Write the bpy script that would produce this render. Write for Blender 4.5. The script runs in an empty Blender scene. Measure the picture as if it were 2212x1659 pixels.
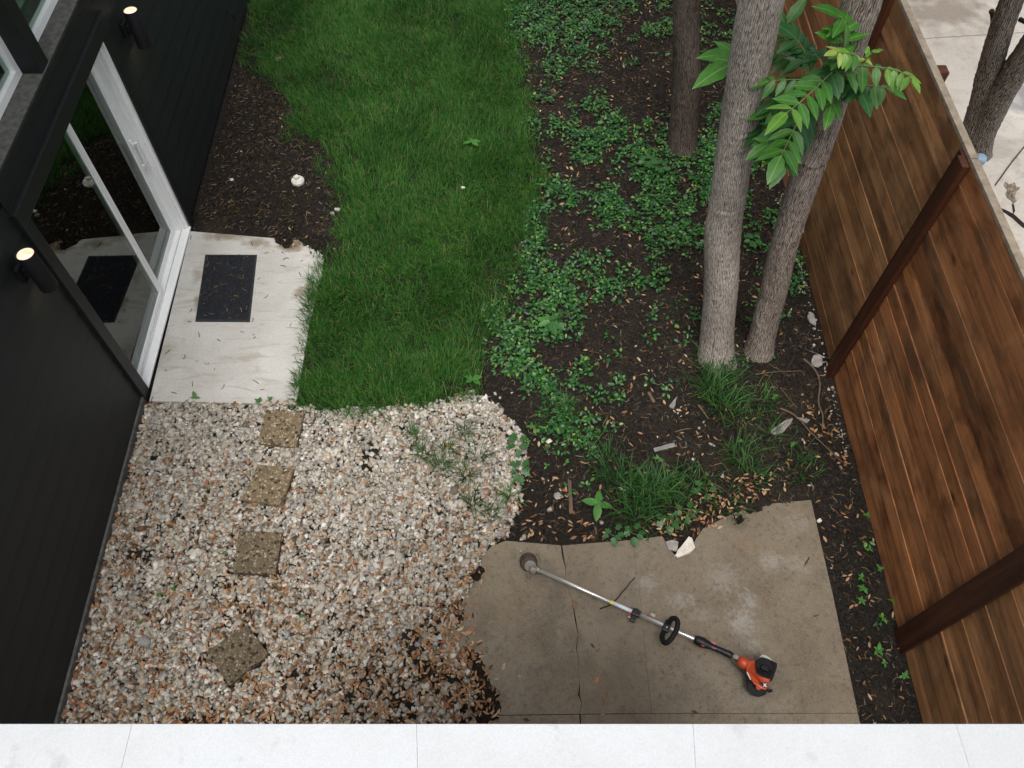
import bpy, bmesh, math, random
import numpy as np
from mathutils import Vector, Matrix

random.seed(11)
rng = np.random.default_rng(11)
SC = bpy.context.scene
COL = SC.collection

# ------------------------------------------------------------------ camera
EYE = np.array([0.0, 0.0, 5.72])
PITCH, YAW, ROLL = 1.00395, -0.04052, 0.02369          # measured from the picture's vanishing points
FPX, PW, PH = 1727.5, 2212.0, 1659.0                   # focal length for a picture 2212 wide
def _axes():
    c, s = math.cos(PITCH), math.sin(PITCH)
    r = np.array([1, 0, 0.]); f = np.array([0, c, -s]); u = np.array([0, s, c])
    cr, sr = math.cos(ROLL), math.sin(ROLL)
    r, u = cr*r + sr*u, -sr*r + cr*u
    cy, sy = math.cos(YAW), math.sin(YAW)
    m = np.array([[cy, -sy, 0], [sy, cy, 0], [0, 0, 1]])
    return m @ r, m @ u, m @ f
CR, CU, CF = _axes()
cam_data = bpy.data.cameras.new('camera')
cam_data.sensor_width = 36.0
cam_data.lens = 36.0*FPX/PW
cam_data.clip_start = 0.05
cam_data.clip_end = 500.0
cam = bpy.data.objects.new('camera', cam_data)
COL.objects.link(cam)
cam.matrix_world = Matrix(((CR[0], CU[0], -CF[0], EYE[0]), (CR[1], CU[1], -CF[1], EYE[1]),
                           (CR[2], CU[2], -CF[2], EYE[2]), (0, 0, 0, 1)))
SC.camera = cam

# ------------------------------------------------------------------ light
SUN = np.array([-0.08, -0.36, 0.92]); SUN /= np.linalg.norm(SUN)
world = bpy.data.worlds.new('World')
SC.world = world
world.use_nodes = True
wn, wl = world.node_tree.nodes, world.node_tree.links
wn.clear()
sky = wn.new('ShaderNodeTexSky'); sky.sky_type = 'NISHITA'; sky.sun_disc = False
sky.sun_elevation = math.asin(SUN[2]); sky.sun_rotation = math.atan2(SUN[0], SUN[1])
sky.dust_density = 3.0
hs = wn.new('ShaderNodeHueSaturation'); hs.inputs['Saturation'].default_value = 0.25   # overcast: grey cloud, little blue
bgd = wn.new('ShaderNodeBackground'); bgd.inputs['Strength'].default_value = 0.12
wo = wn.new('ShaderNodeOutputWorld')
wl.new(sky.outputs[0], hs.inputs['Color']); wl.new(hs.outputs[0], bgd.inputs['Color']); wl.new(bgd.outputs[0], wo.inputs['Surface'])
sl = bpy.data.lights.new('sun', 'SUN'); sl.energy = 1.5; sl.angle = math.radians(38); sl.color = (1.0, 0.96, 0.9)
so = bpy.data.objects.new('sun', sl); COL.objects.link(so)
so.rotation_euler = Vector(-SUN).to_track_quat('-Z', 'Y').to_euler()
SC.view_settings.view_transform = 'Standard'
SC.view_settings.look = 'None'
SC.view_settings.gamma = 1.0
SC.view_settings.use_curve_mapping = False
SC.view_settings.exposure = 0.75

# ------------------------------------------------------------------ helpers: places
def ray(px, py):
    return CF + CR*((px-PW/2)/FPX) - CU*((py-PH/2)/FPX)
def G(px, py, z=0.0):                    # the point of the level z seen at a picture point
    r = ray(px, py); return EYE + r*((z-EYE[2])/r[2])
def atX(px, py, x):
    r = ray(px, py); return EYE + r*((x-EYE[0])/r[0])
def atD(px, py, d):                      # at a depth d from the lens
    return EYE + ray(px, py)*d
def GP(pts, z=0.0):
    return np.array([G(p[0], p[1], z)[:2] for p in pts])

# ------------------------------------------------------------------ helpers: noise
def _h(ix, iy, seed):
    n = (ix.astype(np.int64)*374761393 + iy.astype(np.int64)*668265263 + seed*974711) & 0x7fffffff
    n = ((n ^ (n >> 13))*1274126177) & 0x7fffffff
    return ((n ^ (n >> 16)) & 0xffff)/65535.0
def vn(x, y, seed=0, per=None):
    x = np.asarray(x, float); y = np.asarray(y, float)
    ix = np.floor(x).astype(np.int64); iy = np.floor(y).astype(np.int64)
    fx = x-ix; fy = y-iy
    fx = fx*fx*(3-2*fx); fy = fy*fy*(3-2*fy)
    ix1 = ix+1
    if per: ix = ix % per; ix1 = ix1 % per
    a = _h(ix, iy, seed); b = _h(ix1, iy, seed); c = _h(ix, iy+1, seed); d = _h(ix1, iy+1, seed)
    return (a*(1-fx)+b*fx)*(1-fy) + (c*(1-fx)+d*fx)*fy
def fbm(x, y, seed=0, o=3):
    s = 0; a = 0.5; t = 0
    for k in range(o):
        s = s + a*vn(np.asarray(x)*2**k, np.asarray(y)*2**k, seed+k*17); t += a; a *= 0.5
    return s/t

def inside(P, poly):
    x, y = P[:, 0], P[:, 1]; r = np.zeros(len(P), bool); n = len(poly); j = n-1
    for i in range(n):
        xi, yi = poly[i]; xj, yj = poly[j]
        c = ((yi > y) != (yj > y)) & (x < (xj-xi)*(y-yi)/(yj-yi+1e-12)+xi)
        r ^= c; j = i
    return r
def scatter_in(poly, dens, rag=0.05, seed=0, f=None):
    poly = np.asarray(poly); lo = poly.min(0)-0.1; hi = poly.max(0)+0.1
    n = int(dens*np.prod(hi-lo)); P = lo + rng.random((n, 2))*(hi-lo)
    Q = P + rag*2*np.stack([fbm(P[:, 0]*6, P[:, 1]*6, seed)-.5, fbm(P[:, 0]*6+31, P[:, 1]*6, seed+5)-.5], 1) + rng.normal(0, rag*.35, P.shape)
    P = P[inside(Q, poly)]
    if f is not None:
        P = P[rng.random(len(P)) < f(P)]
    return P

# ------------------------------------------------------------------ helpers: objects
ORG = {}
def tag(o, label=None, cat=None, group=None, kind=None):
    if label: o['label'] = label
    if cat: o['category'] = cat
    if group: o['group'] = group
    if kind: o['kind'] = kind
    return o
def thing(name, loc, label, cat, group=None):
    o = bpy.data.objects.new(name, None); o.empty_display_size = 0.1
    o.location = loc; COL.objects.link(o); ORG[o.name] = np.array(loc, float)
    return tag(o, label, cat, group)
def link(name, me, mat, parent=None, loc=(0, 0, 0)):
    o = bpy.data.objects.new(name, me); COL.objects.link(o)
    if mat is not None and not me.materials: me.materials.append(mat)
    loc = np.array(loc, float); ORG[o.name] = loc
    if parent is not None:
        o.parent = parent; loc = loc - ORG[parent.name]
    o.location = loc
    return o
def mk(name, V, faces, smooth=False):
    me = bpy.data.meshes.new(name)
    me.from_pydata([tuple(map(float, v)) for v in V], [], [tuple(f) for f in faces])
    if smooth: me.shade_smooth()
    return me
def npmesh(name, V, Fc, smooth=False):          # V (n,3), Fc (m,k) one face size
    me = bpy.data.meshes.new(name)
    V = np.asarray(V, np.float32); Fc = np.asarray(Fc, np.int32); m, k = Fc.shape
    me.vertices.add(len(V)); me.vertices.foreach_set('co', V.ravel())
    me.loops.add(m*k); me.loops.foreach_set('vertex_index', Fc.ravel())
    me.polygons.add(m); me.polygons.foreach_set('loop_start', np.arange(m, dtype=np.int32)*k)
    if smooth: me.polygons.foreach_set('use_smooth', np.ones(m, bool))
    me.update(calc_edges=True)
    return me
def bm_to(name, bm, smooth=False):
    me = bpy.data.meshes.new(name); bmesh.ops.recalc_face_normals(bm, faces=bm.faces[:])
    bm.to_mesh(me); bm.free()
    if smooth: me.shade_smooth()
    return me
def box_me(name, x0, x1, y0, y1, z0, z1, bevel=0.0, seg=2):
    bm = bmesh.new(); bmesh.ops.create_cube(bm, size=1)
    for v in bm.verts:
        v.co.x = (x0+x1)/2 + v.co.x*(x1-x0); v.co.y = (y0+y1)/2 + v.co.y*(y1-y0); v.co.z = (z0+z1)/2 + v.co.z*(z1-z0)
    if bevel: bmesh.ops.bevel(bm, geom=bm.edges[:], offset=bevel, segments=seg, affect='EDGES', profile=0.7)
    return bm_to(name, bm)
def box(name, x0, x1, y0, y1, z0, z1, mat, parent=None, bevel=0.0):
    c = np.array([(x0+x1)/2, (y0+y1)/2, z0])
    return link(name, box_me(name, x0-c[0], x1-c[0], y0-c[1], y1-c[1], z0-c[2], z1-c[2], bevel), mat, parent, c)
def prism_me(name, top, bot, bevel=0.0):        # two rings of points of the same length
    bm = bmesh.new(); n = len(top)
    a = [bm.verts.new(p) for p in top]; b = [bm.verts.new(p) for p in bot]
    bm.faces.new(a); bm.faces.new(b[::-1])
    for i in range(n): bm.faces.new((a[i], b[i], b[(i+1) % n], a[(i+1) % n]))
    if bevel: bmesh.ops.bevel(bm, geom=bm.edges[:], offset=bevel, segments=2, affect='EDGES', profile=0.6)
    return bm_to(name, bm)
def slab(name, poly, z0, z1, mat, parent=None, bevel=0.0):
    poly = np.asarray(poly); c = np.array([poly[:, 0].mean(), poly[:, 1].mean(), z0])
    t = [(p[0]-c[0], p[1]-c[1], z1-z0) for p in poly]; b = [(p[0]-c[0], p[1]-c[1], 0) for p in poly]
    return link(name, prism_me(name, t, b, bevel), mat, parent, c)
def tube_arr(pts, rad, seg=8, cap=True):
    pts = np.asarray(pts, float); n = len(pts); rad = np.broadcast_to(rad, (n,))
    t = np.gradient(pts, axis=0); t /= np.linalg.norm(t, axis=1)[:, None]+1e-9
    up = np.array([0, 0, 1.]) if abs(t[0][2]) < .9 else np.array([1., 0, 0])
    V = []; a = np.linspace(0, 2*math.pi, seg, endpoint=False)
    s = np.cross(t[0], up); s /= np.linalg.norm(s)
    for i in range(n):
        s = s - t[i]*(s@t[i]); s /= np.linalg.norm(s)+1e-9; w = np.cross(t[i], s)
        V.append(pts[i] + rad[i]*(np.cos(a)[:, None]*s + np.sin(a)[:, None]*w))
    V = np.concatenate(V); Fc = []
    for i in range(n-1):
        for k in range(seg):
            Fc.append((i*seg+k, i*seg+(k+1) % seg, (i+1)*seg+(k+1) % seg, (i+1)*seg+k))
    if cap:
        Fc.append(tuple(range(seg))[::-1]); Fc.append(tuple((n-1)*seg+k for k in range(seg)))
    return V, Fc
def tube(name, pts, rad, mat, parent=None, seg=8, smooth=True, closed=False):
    pts = np.asarray(pts, float); c = pts[0].copy() if parent is None else pts.mean(0)
    V, Fc = tube_arr(pts-c, rad, seg)
    return link(name, mk(name, V, Fc, smooth), mat, parent, c)
def smooth_path(pts, n):
    pts = np.asarray(pts, float); k = len(pts)
    t = np.linspace(0, k-1, n); out = []
    for u in t:
        i = min(int(u), k-2); f = u-i
        p0, p1, p2, p3 = pts[max(i-1, 0)], pts[i], pts[i+1], pts[min(i+2, k-1)]
        out.append(.5*((2*p1)+(-p0+p2)*f+(2*p0-5*p1+4*p2-p3)*f*f+(-p0+3*p1-3*p2+p3)*f**3))
    return np.array(out)
def lathe_me(name, prof, seg=24, smooth=True):
    V = []; Fc = []
    for r, z in prof:
        for k in range(seg):
            a = 2*math.pi*k/seg; V.append((r*math.cos(a), r*math.sin(a), z))
    for i in range(len(prof)-1):
        for k in range(seg):
            Fc.append((i*seg+k, i*seg+(k+1) % seg, (i+1)*seg+(k+1) % seg, (i+1)*seg+k))
    Fc.append(tuple(range(seg))[::-1]); Fc.append(tuple((len(prof)-1)*seg+k for k in range(seg)))
    me = mk(name, V, Fc, False)
    if smooth:
        me.shade_smooth()
        try: me.set_sharp_from_angle(angle=math.radians(40))
        except Exception: pass
    return me
def instance(TV, TF, pos, R, S):                 # many copies of one template in ONE mesh
    n = len(pos); k = len(TV)
    W = TV[None, :, :]*S[:, None, :]
    V = np.einsum('nij,nkj->nki', R, W) + pos[:, None, :]
    Fc = TF[None, :, :] + (np.arange(n)*k)[:, None, None]
    return V.reshape(-1, 3), Fc.reshape(-1, TF.shape[1])
def join(parts):
    V = []; Fc = []; o = 0
    for v, f in parts:
        V.append(v); Fc.append(f+o); o += len(v)
    return np.concatenate(V), np.concatenate(Fc)
def rots(n, tilt=0.3, yaw=None):
    a = rng.random(n)*2*math.pi if yaw is None else yaw
    b = rng.normal(0, tilt, n); c = rng.normal(0, tilt, n)
    ca, sa, cb, sb, cc, sc_ = np.cos(a), np.sin(a), np.cos(b), np.sin(b), np.cos(c), np.sin(c)
    Z = np.zeros(n); O = np.ones(n)
    Rz = np.stack([ca, -sa, Z, sa, ca, Z, Z, Z, O], 1).reshape(n, 3, 3)
    Rx = np.stack([O, Z, Z, Z, cb, -sb, Z, sb, cb], 1).reshape(n, 3, 3)
    Ry = np.stack([cc, Z, sc_, Z, O, Z, -sc_, Z, cc], 1).reshape(n, 3, 3)
    return Rz @ Rx @ Ry

# ------------------------------------------------------------------ helpers: materials
class Mat:
    def __init__(self, name, rough=0.7, spec=0.35):
        self.m = bpy.data.materials.new(name); self.m.use_nodes = True
        self.nt = self.m.node_tree; self.n = self.nt.nodes; self.n.clear()
        self.out = self.n.new('ShaderNodeOutputMaterial')
        self.b = self.n.new('ShaderNodeBsdfPrincipled')
        self.b.inputs['Roughness'].default_value = rough
        self.b.inputs['Specular IOR Level'].default_value = spec
        self.L(self.b.outputs[0], self.out.inputs['Surface'])
        self._tc = None
    def L(self, a, b): self.nt.links.new(a, b)
    def put(self, sock, v):
        if hasattr(v, 'default_value') or hasattr(v, 'is_output'): self.L(v, sock)
        else:
            sock.default_value = (*v, 1.0) if isinstance(v, (tuple, list)) and len(v) == 3 and sock.type == 'RGBA' else v
    def obj(self):
        if not self._tc: self._tc = self.n.new('ShaderNodeTexCoord')
        return self._tc.outputs['Object']
    def world(self):
        return self.n.new('ShaderNodeNewGeometry').outputs['Position']
    def island(self): return self.n.new('ShaderNodeNewGeometry').outputs['Random Per Island']
    def rand(self): return self.n.new('ShaderNodeObjectInfo').outputs['Random']
    def attr(self, name):
        a = self.n.new('ShaderNodeAttribute'); a.attribute_name = name; return a
    def map(self, vec, scale=(1, 1, 1), loc=(0, 0, 0), rot=(0, 0, 0)):
        m = self.n.new('ShaderNodeMapping'); self.L(vec, m.inputs['Vector'])
        m.inputs['Scale'].default_value = scale; m.inputs['Rotation'].default_value = rot
        if hasattr(loc, 'is_output'): self.L(loc, m.inputs['Location'])
        else: m.inputs['Location'].default_value = loc
        return m.outputs[0]
    def noise(self, vec, scale, detail=4, rough=0.55, dist=0.0):
        t = self.n.new('ShaderNodeTexNoise'); self.L(vec, t.inputs['Vector'])
        t.inputs['Scale'].default_value = scale; t.inputs['Detail'].default_value = detail
        t.inputs['Roughness'].default_value = rough; t.inputs['Distortion'].default_value = dist
        return t.outputs['Fac']
    def voro(self, vec, scale, feature='F1', out='Distance'):
        t = self.n.new('ShaderNodeTexVoronoi'); t.feature = feature; self.L(vec, t.inputs['Vector'])
        t.inputs['Scale'].default_value = scale; return t.outputs[out]
    def wave(self, vec, scale, dist, detail=2, dscale=1.0):
        t = self.n.new('ShaderNodeTexWave'); self.L(vec, t.inputs['Vector']); t.inputs['Scale'].default_value = scale
        t.inputs['Distortion'].default_value = dist; t.inputs['Detail'].default_value = detail
        t.inputs['Detail Scale'].default_value = dscale; return t.outputs['Fac']
    def ramp(self, fac, stops, interp='LINEAR'):
        r = self.n.new('ShaderNodeValToRGB'); self.put(r.inputs[0], fac); e = r.color_ramp; e.interpolation = interp
        while len(e.elements) < len(stops): e.elements.new(0.5)
        for el, (p, c) in zip(e.elements, stops):
            el.position = p; el.color = (c, c, c, 1) if isinstance(c, (int, float)) else (*c, 1)
        return r.outputs[0]
    def mix(self, fac, a, b, mode='MIX'):
        x = self.n.new('ShaderNodeMix'); x.data_type = 'RGBA'; x.blend_type = mode
        self.put(x.inputs[0], fac); self.put(x.inputs[6], a); self.put(x.inputs[7], b)
        return x.outputs[2]
    def math(self, op, a, b=None, c=None):
        x = self.n.new('ShaderNodeMath'); x.operation = op
        self.put(x.inputs[0], a)
        if b is not None: self.put(x.inputs[1], b)
        if c is not None: self.put(x.inputs[2], c)
        return x.outputs[0]
    def vscale(self, val, v=(1, 1, 1)):
        c = self.n.new('ShaderNodeVectorMath'); c.operation = 'SCALE'; c.inputs[0].default_value = v
        self.put(c.inputs['Scale'], val); return c.outputs[0]
    def blob(self, vec, x, y, r, amp=1.0, stretch=1.0, ang=0.0, seedscale=7.0):
        """a soft-edged spot of its own shape at a place on the surface"""
        w = self.map(vec, (1/r, 1/(r*stretch), 0), (0, 0, 0))
        s = self.n.new('ShaderNodeVectorMath'); s.operation = 'SUBTRACT'; self.L(w, s.inputs[0]); s.inputs[1].default_value = (x/r, y/(r*stretch), 0)
        l = self.n.new('ShaderNodeVectorMath'); l.operation = 'LENGTH'; self.L(s.outputs[0], l.inputs[0])
        d = self.math('ADD', l.outputs['Value'], self.math('MULTIPLY', self.math('SUBTRACT', self.noise(vec, seedscale, 4), 0.5), 2.2))
        q = self.n.new('ShaderNodeMapRange'); self.L(d, q.inputs[0]); q.inputs[1].default_value = 1.0; q.inputs[2].default_value = 0.3
        q.inputs[3].default_value = 0; q.inputs[4].default_value = amp
        return q.outputs[0]
    def color(self, c): self.put(self.b.inputs['Base Color'], c); return self
    def bump(self, h, strength=0.5, dist=0.01):
        b = self.n.new('ShaderNodeBump'); b.inputs['Strength'].default_value = strength; b.inputs['Distance'].default_value = dist
        self.L(h, b.inputs['Height']); self.L(b.outputs[0], self.b.inputs['Normal']); return self
    def translucent(self, col, fac):
        t = self.n.new('ShaderNodeBsdfTranslucent'); self.put(t.inputs['Color'], col)
        x = self.n.new('ShaderNodeMixShader'); x.inputs[0].default_value = fac
        self.L(self.b.outputs[0], x.inputs[1]); self.L(t.outputs[0], x.inputs[2]); self.L(x.outputs[0], self.out.inputs['Surface'])
        return self

def plain(name, c, rough=0.6, spec=0.4, metal=0.0, var=0.12, scale=30, bump=0.0):
    m = Mat(name, rough, spec); n = m.noise(m.obj(), scale, 4)
    k = tuple(max(0, v*(1-var)) for v in c); l = tuple(v*(1+var) for v in c)
    m.color(m.ramp(n, [(0.3, k), (0.7, l)])); m.b.inputs['Metallic'].default_value = metal
    if bump: m.bump(n, bump, 0.002)
    return m.m
def island(name, stops, rough=0.7, spec=0.3, low=None, lowscale=1.5, fine=60, finevar=0.25, trans=None, bump=0.0):
    m = Mat(name, rough, spec); c = m.ramp(m.island(), stops, 'LINEAR')
    if name == 'white_pebbles': c = m.mix(m.ramp(m.noise(m.world(), 1.1, 4), [(0.35, .5), (0.60, 0)]), c, (.78, .75, .68), 'MULTIPLY')
    if low:
        c = m.mix(m.ramp(m.noise(m.world(), lowscale, 3), [(0.38, 0.0), (0.62, 1.0)]), c, low, 'MULTIPLY')
    if finevar:
        f = m.noise(m.world(), fine, 3)
        c = m.mix(1.0, c, m.ramp(f, [(0.3, 1-finevar), (0.7, 1+finevar*.4)]), 'MULTIPLY')
    m.color(c)
    if bump: m.bump(m.noise(m.world(), fine, 3), bump, 0.003)
    if trans: m.translucent(c, trans)
    return m.m

# -- materials of the place
def m_soil():
    m = Mat('soil', 0.95, 0.15); w = m.world()
    a = m.noise(w, 1.6, 5, .6); b = m.noise(w, 45, 5, .7); c = m.noise(w, 160, 3, .7)
    col = m.ramp(b, [(0.30, (0.009, 0.0074, 0.0060)), (0.5, (0.023, 0.0188, 0.0152)), (0.75, (0.056, 0.046, 0.038))])
    col = m.mix(m.ramp(a, [(0.52, 0), (0.74, .6)]), col, m.ramp(c, [(0.3, (0.035, 0.027, 0.020)), (0.7, (0.088, 0.069, 0.051))]))
    m.color(col); h = m.math('ADD', b, m.math('MULTIPLY', c, .5)); m.bump(h, 1.0, 0.02)
    return m.m
def m_patio():
    m = Mat('patio_concrete', 0.75, 0.3); w = m.world()
    big = m.noise(w, 1.3, 5, .6); mid = m.noise(w, 5, 6, .65, .4); fine = m.noise(w, 120, 3, .7)
    c = m.ramp(big, [(0.3, (0.150, 0.117, 0.083)), (0.52, (0.190, 0.157, 0.117)), (0.72, (0.215, 0.188, 0.150))])
    c = m.mix(m.ramp(mid, [(0.34, .5), (0.52, 0)]), c, (0.11, 0.092, 0.070))
    c = m.mix(m.ramp(m.noise(w, 2.6, 5, .6, .8), [(0.55, 0), (0.72, .5)]), c, (0.17, 0.118, 0.068))
    def spot(px, py, r, amp, colr, st=1.0, ss=9.0):
        nonlocal c
        p = G(px, py); c = m.mix(m.blob(w, p[0], p[1], r, amp, st, 0, ss), c, colr)
    pale = (0.33, 0.315, 0.29)
    for px, py, r, amp, st in ((1600, 1345, .11, .75, 1.0), (1470, 1300, .13, .5, .5), (1395, 1262, .08, .55, .8), (1560, 1255, .16, .4, .8),
                               (1665, 1215, .1, .5, .9), (1615, 1300, .07, .6, 1.4), (1720, 1220, .1, .35, 1), (1625, 1395, .06, .5, 1), (1510, 1330, .12, .35, .5), (1720, 1130, .1, .3, 1)):
        spot(px, py, r*1.1, amp*.8, pale, st, 30.0)
    for px, py, r, amp, st in ((1100, 1290, .24, .45, 1.0), (1090, 1180, .14, .4, .7), (1200, 1200, .2, .3, .5)):
        spot(px, py, r, amp, (0.21, 0.165, 0.105), st)
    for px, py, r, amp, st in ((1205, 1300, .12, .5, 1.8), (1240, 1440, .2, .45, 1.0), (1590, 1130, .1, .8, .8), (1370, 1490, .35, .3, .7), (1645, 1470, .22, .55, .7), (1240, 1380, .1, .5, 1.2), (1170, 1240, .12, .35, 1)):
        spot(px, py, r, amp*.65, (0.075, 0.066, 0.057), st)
    c = m.mix(m.ramp(m.noise(w, 26, 5, .75), [(0.33, .55), (0.47, 0)]), c, (0.075, 0.058, 0.042))
    c = m.mix(1, c, m.ramp(fine, [(0.25, .62), (0.75, 1.25)]), 'MULTIPLY')
    c = m.mix(1, c, (1.08, 1.07, 1.04), 'MULTIPLY')
    m.color(c); m.bump(m.math('ADD', mid, m.math('MULTIPLY', fine, .35)), .35, .01)
    return m.m
def m_slab():
    m = Mat('step_concrete', 0.8, 0.3); w = m.world()
    big = m.noise(w, 2.2, 5, .6); fine = m.noise(w, 110, 3, .7)
    st = m.noise(m.map(w, (1.0, 4.2, 1)), 3.2, 5, .6, 1.0)
    c = m.ramp(big, [(0.3, (0.48, 0.465, 0.43)), (0.7, (0.60, 0.585, 0.55))])
    c = m.mix(m.ramp(st, [(0.52, 0), (0.68, .45)]), c, (0.33, 0.265, 0.18))
    for px, py, r, amp, s in ((640, 530, .2, .9, .6), (480, 515, .3, .7, .22), (560, 530, .14, .7, .5), (655, 640, .09, .7, 1.5), (430, 600, .06, .5, 2.2), (428, 660, .05, .6, 2), (360, 760, .1, .35, 3.0)):
        p = G(px, py); c = m.mix(m.blob(w, p[0], p[1], r, amp, s, 0, 9), c, (0.20, 0.145, 0.085))
    c = m.mix(1, c, m.ramp(fine, [(0.3, .82), (0.7, 1.06)]), 'MULTIPLY')
    m.color(c); m.bump(fine, .25, .006)
    return m.m
def m_neighbour():
    m = Mat('neighbour_concrete', 0.85, 0.3); w = m.world()
    big = m.noise(w, .8, 6, .65); mid = m.noise(w, 6, 5, .7); fine = m.noise(w, 60, 3, .7)
    c = m.ramp(big, [(0.3, (0.36, 0.325, 0.28)), (0.7, (0.50, 0.465, 0.42))])
    c = m.mix(m.ramp(mid, [(0.3, .6), (0.5, 0)]), c, (0.25, 0.22, 0.19))
    for px, py, r, amp, s, cc in ((2040, 25, .75, .8, .8, (0.20, 0.165, 0.13)), (2215, 210, .4, .9, 1.0, (0.22, 0.21, 0.215)), (2150, 330, .35, .5, .7, (0.24, .21, .18))):
        p = G(px, py); c = m.mix(m.blob(w, p[0], p[1], r, amp, s, 0, 4), c, cc)
    c = m.mix(1, c, m.ramp(fine, [(0.3, .85), (0.7, 1.08)]), 'MULTIPLY')
    m.color(c); m.bump(m.math('ADD', mid, fine), .3, .01)
    return m.m
def m_aggregate(name, tint):
    m = Mat(name, 0.7, 0.35); o = m.world()
    c1 = m.voro(o, 50, 'F1', 'Color'); e = m.voro(o, 50, 'DISTANCE_TO_EDGE', 'Distance')
    s = m.n.new('ShaderNodeSeparateColor'); m.L(c1, s.inputs[0])
    col = m.ramp(s.outputs[0], [(0, (0.035, 0.027, 0.02)), (0.10, (0.05, 0.038, 0.025)), (0.14, (0.24, 0.185, 0.115)), (0.45, (0.35, 0.275, 0.18)), (0.75, (0.45, 0.385, 0.29)), (0.93, (0.58, 0.54, 0.47))], 'CONSTANT')
    col = m.mix(m.ramp(e, [(0.0, 1), (0.22, 0)]), col, (0.15, 0.115, 0.075))
    n = m.noise(o, 7, 4); col = m.mix(m.ramp(n, [(0.45, 0), (0.75, .45)]), col, (0.10, 0.085, 0.065))
    col = m.mix(1, col, tint, 'MULTIPLY')
    m.color(col); m.bump(e, .9, .008)
    return m.m
def m_wood(name, cols, stain=1.0, randscale=50.0, longaxis=1):
    m = Mat(name, 0.62, 0.3); o = m.obj()
    sh = m.vscale(m.math('MULTIPLY', m.rand(), randscale), (0.7, 1.0, 0.45))
    add = m.n.new('ShaderNodeVectorMath'); add.operation = 'ADD'; m.L(o, add.inputs[0]); m.L(sh, add.inputs[1]); o = add.outputs[0]
    sc = (30, 1.2, 30) if longaxis == 1 else (30, 30, 1.2)
    g = m.noise(m.map(o, sc), 1.0, 6, .6, .5)
    sc2 = (9, .55, 9) if longaxis == 1 else (9, 9, .55)
    rings = m.wave(m.map(o, sc2), 1.6, 5.0, 3, 1.5)
    kn = m.math('ADD', m.voro(m.map(o, (0.01, 2.6, 5.5) if longaxis == 1 else (5.5, 5.5, 2.6)), 1.0), m.ramp(m.noise(m.map(o, (.3, 1.1, 3.1)), 1.0, 2), [(0.50, .3), (0.58, 0)]))
    blot = m.noise(m.map(o, (3, 2.2, 5) if longaxis == 1 else (5, 5, 2.2)), 1.0, 4, .6)
    c = m.ramp(g, [(0.22, cols[0]), (0.5, cols[1]), (0.80, cols[2])])
    c = m.mix(m.ramp(rings, [(0.0, .28), (0.35, 0)]), c, cols[0])
    c = m.mix(m.ramp(blot, [(0.52, 0), (0.68, .68*stain)]), c, tuple(v*.32 for v in cols[0]))
    b2 = m.noise(m.map(o, (4, 1.6, 5) if longaxis == 1 else (5, 5, 1.6), (7, 3, 5)), 1.0, 5, .65)
    c = m.mix(m.ramp(b2, [(0.50, 0), (0.66, .55*stain)]), c, (0.075, 0.052, 0.036))
    c = m.mix(m.ramp(kn, [(0.05, .95), (0.10, .5), (0.19, 0)]), c, (0.026, 0.011, 0.005))
    wb = m.noise(m.world(), 2.3, 5, .65, .6)
    c = m.mix(m.ramp(wb, [(0.50, 0), (0.66, .45*stain)]), c, tuple(v*.45 for v in cols[0]))
    c = m.mix(m.ramp(wb, [(0.30, .35), (0.42, 0)]), c, tuple(v*1.15 for v in cols[2]))
    hv = m.ramp(m.rand(), [(0.0, (0.58, .54, .50)), (0.3, (1.05, .98, .92)), (0.55, (.74, .75, .74)), (0.8, (1.12, 1.08, 1.0)), (1.0, (1.25, 1.2, 1.12))])
    c = m.mix(1, c, hv, 'MULTIPLY')
    m.color(c); m.bump(m.math('ADD', g, m.math('MULTIPLY', rings, .5)), .35, .004)
    return m.m
def m_siding():
    m = Mat('charcoal_siding', 0.55, 0.35); o = m.obj()
    n = m.noise(m.map(o, (40, 1.5, 40)), 1, 5, .6); n2 = m.noise(m.world(), 1.2, 4)
    c = m.ramp(n, [(0.3, (0.0120, 0.0146, 0.0158)), (0.7, (0.0160, 0.0194, 0.0208))])
    c = m.mix(m.ramp(n2, [(0.4, 0), (0.7, .5)]), c, (0.0132, 0.0146, 0.0146))
    m.color(c); m.bump(n, .15, .003)
    return m.m
def m_glass(clear=False):
    m = Mat('window_glass', 0.0, 0.5); m.n.remove(m.b)
    fr = m.n.new('ShaderNodeFresnel'); fr.inputs['IOR'].default_value = 1.75
    gl = m.n.new('ShaderNodeBsdfGlossy'); gl.inputs['Roughness'].default_value = 0.004; gl.inputs['Color'].default_value = (0.93, 1.0, 0.96, 1)
    tr = m.n.new('ShaderNodeBsdfTransparent'); tr.inputs['Color'].default_value = (0.72, 0.80, 0.75, 1)
    x = m.n.new('ShaderNodeMixShader'); m.L(m.math('MULTIPLY', fr.outputs[0], m.math('SUBTRACT', 1.0, m.n.new('ShaderNodeNewGeometry').outputs['Backfacing'])) if clear else fr.outputs[0], x.inputs[0]); m.L(tr.outputs[0], x.inputs[1]); m.L(gl.outputs[0], x.inputs[2])
    m.L(x.outputs[0], m.out.inputs['Surface'])
    return m.m
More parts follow.
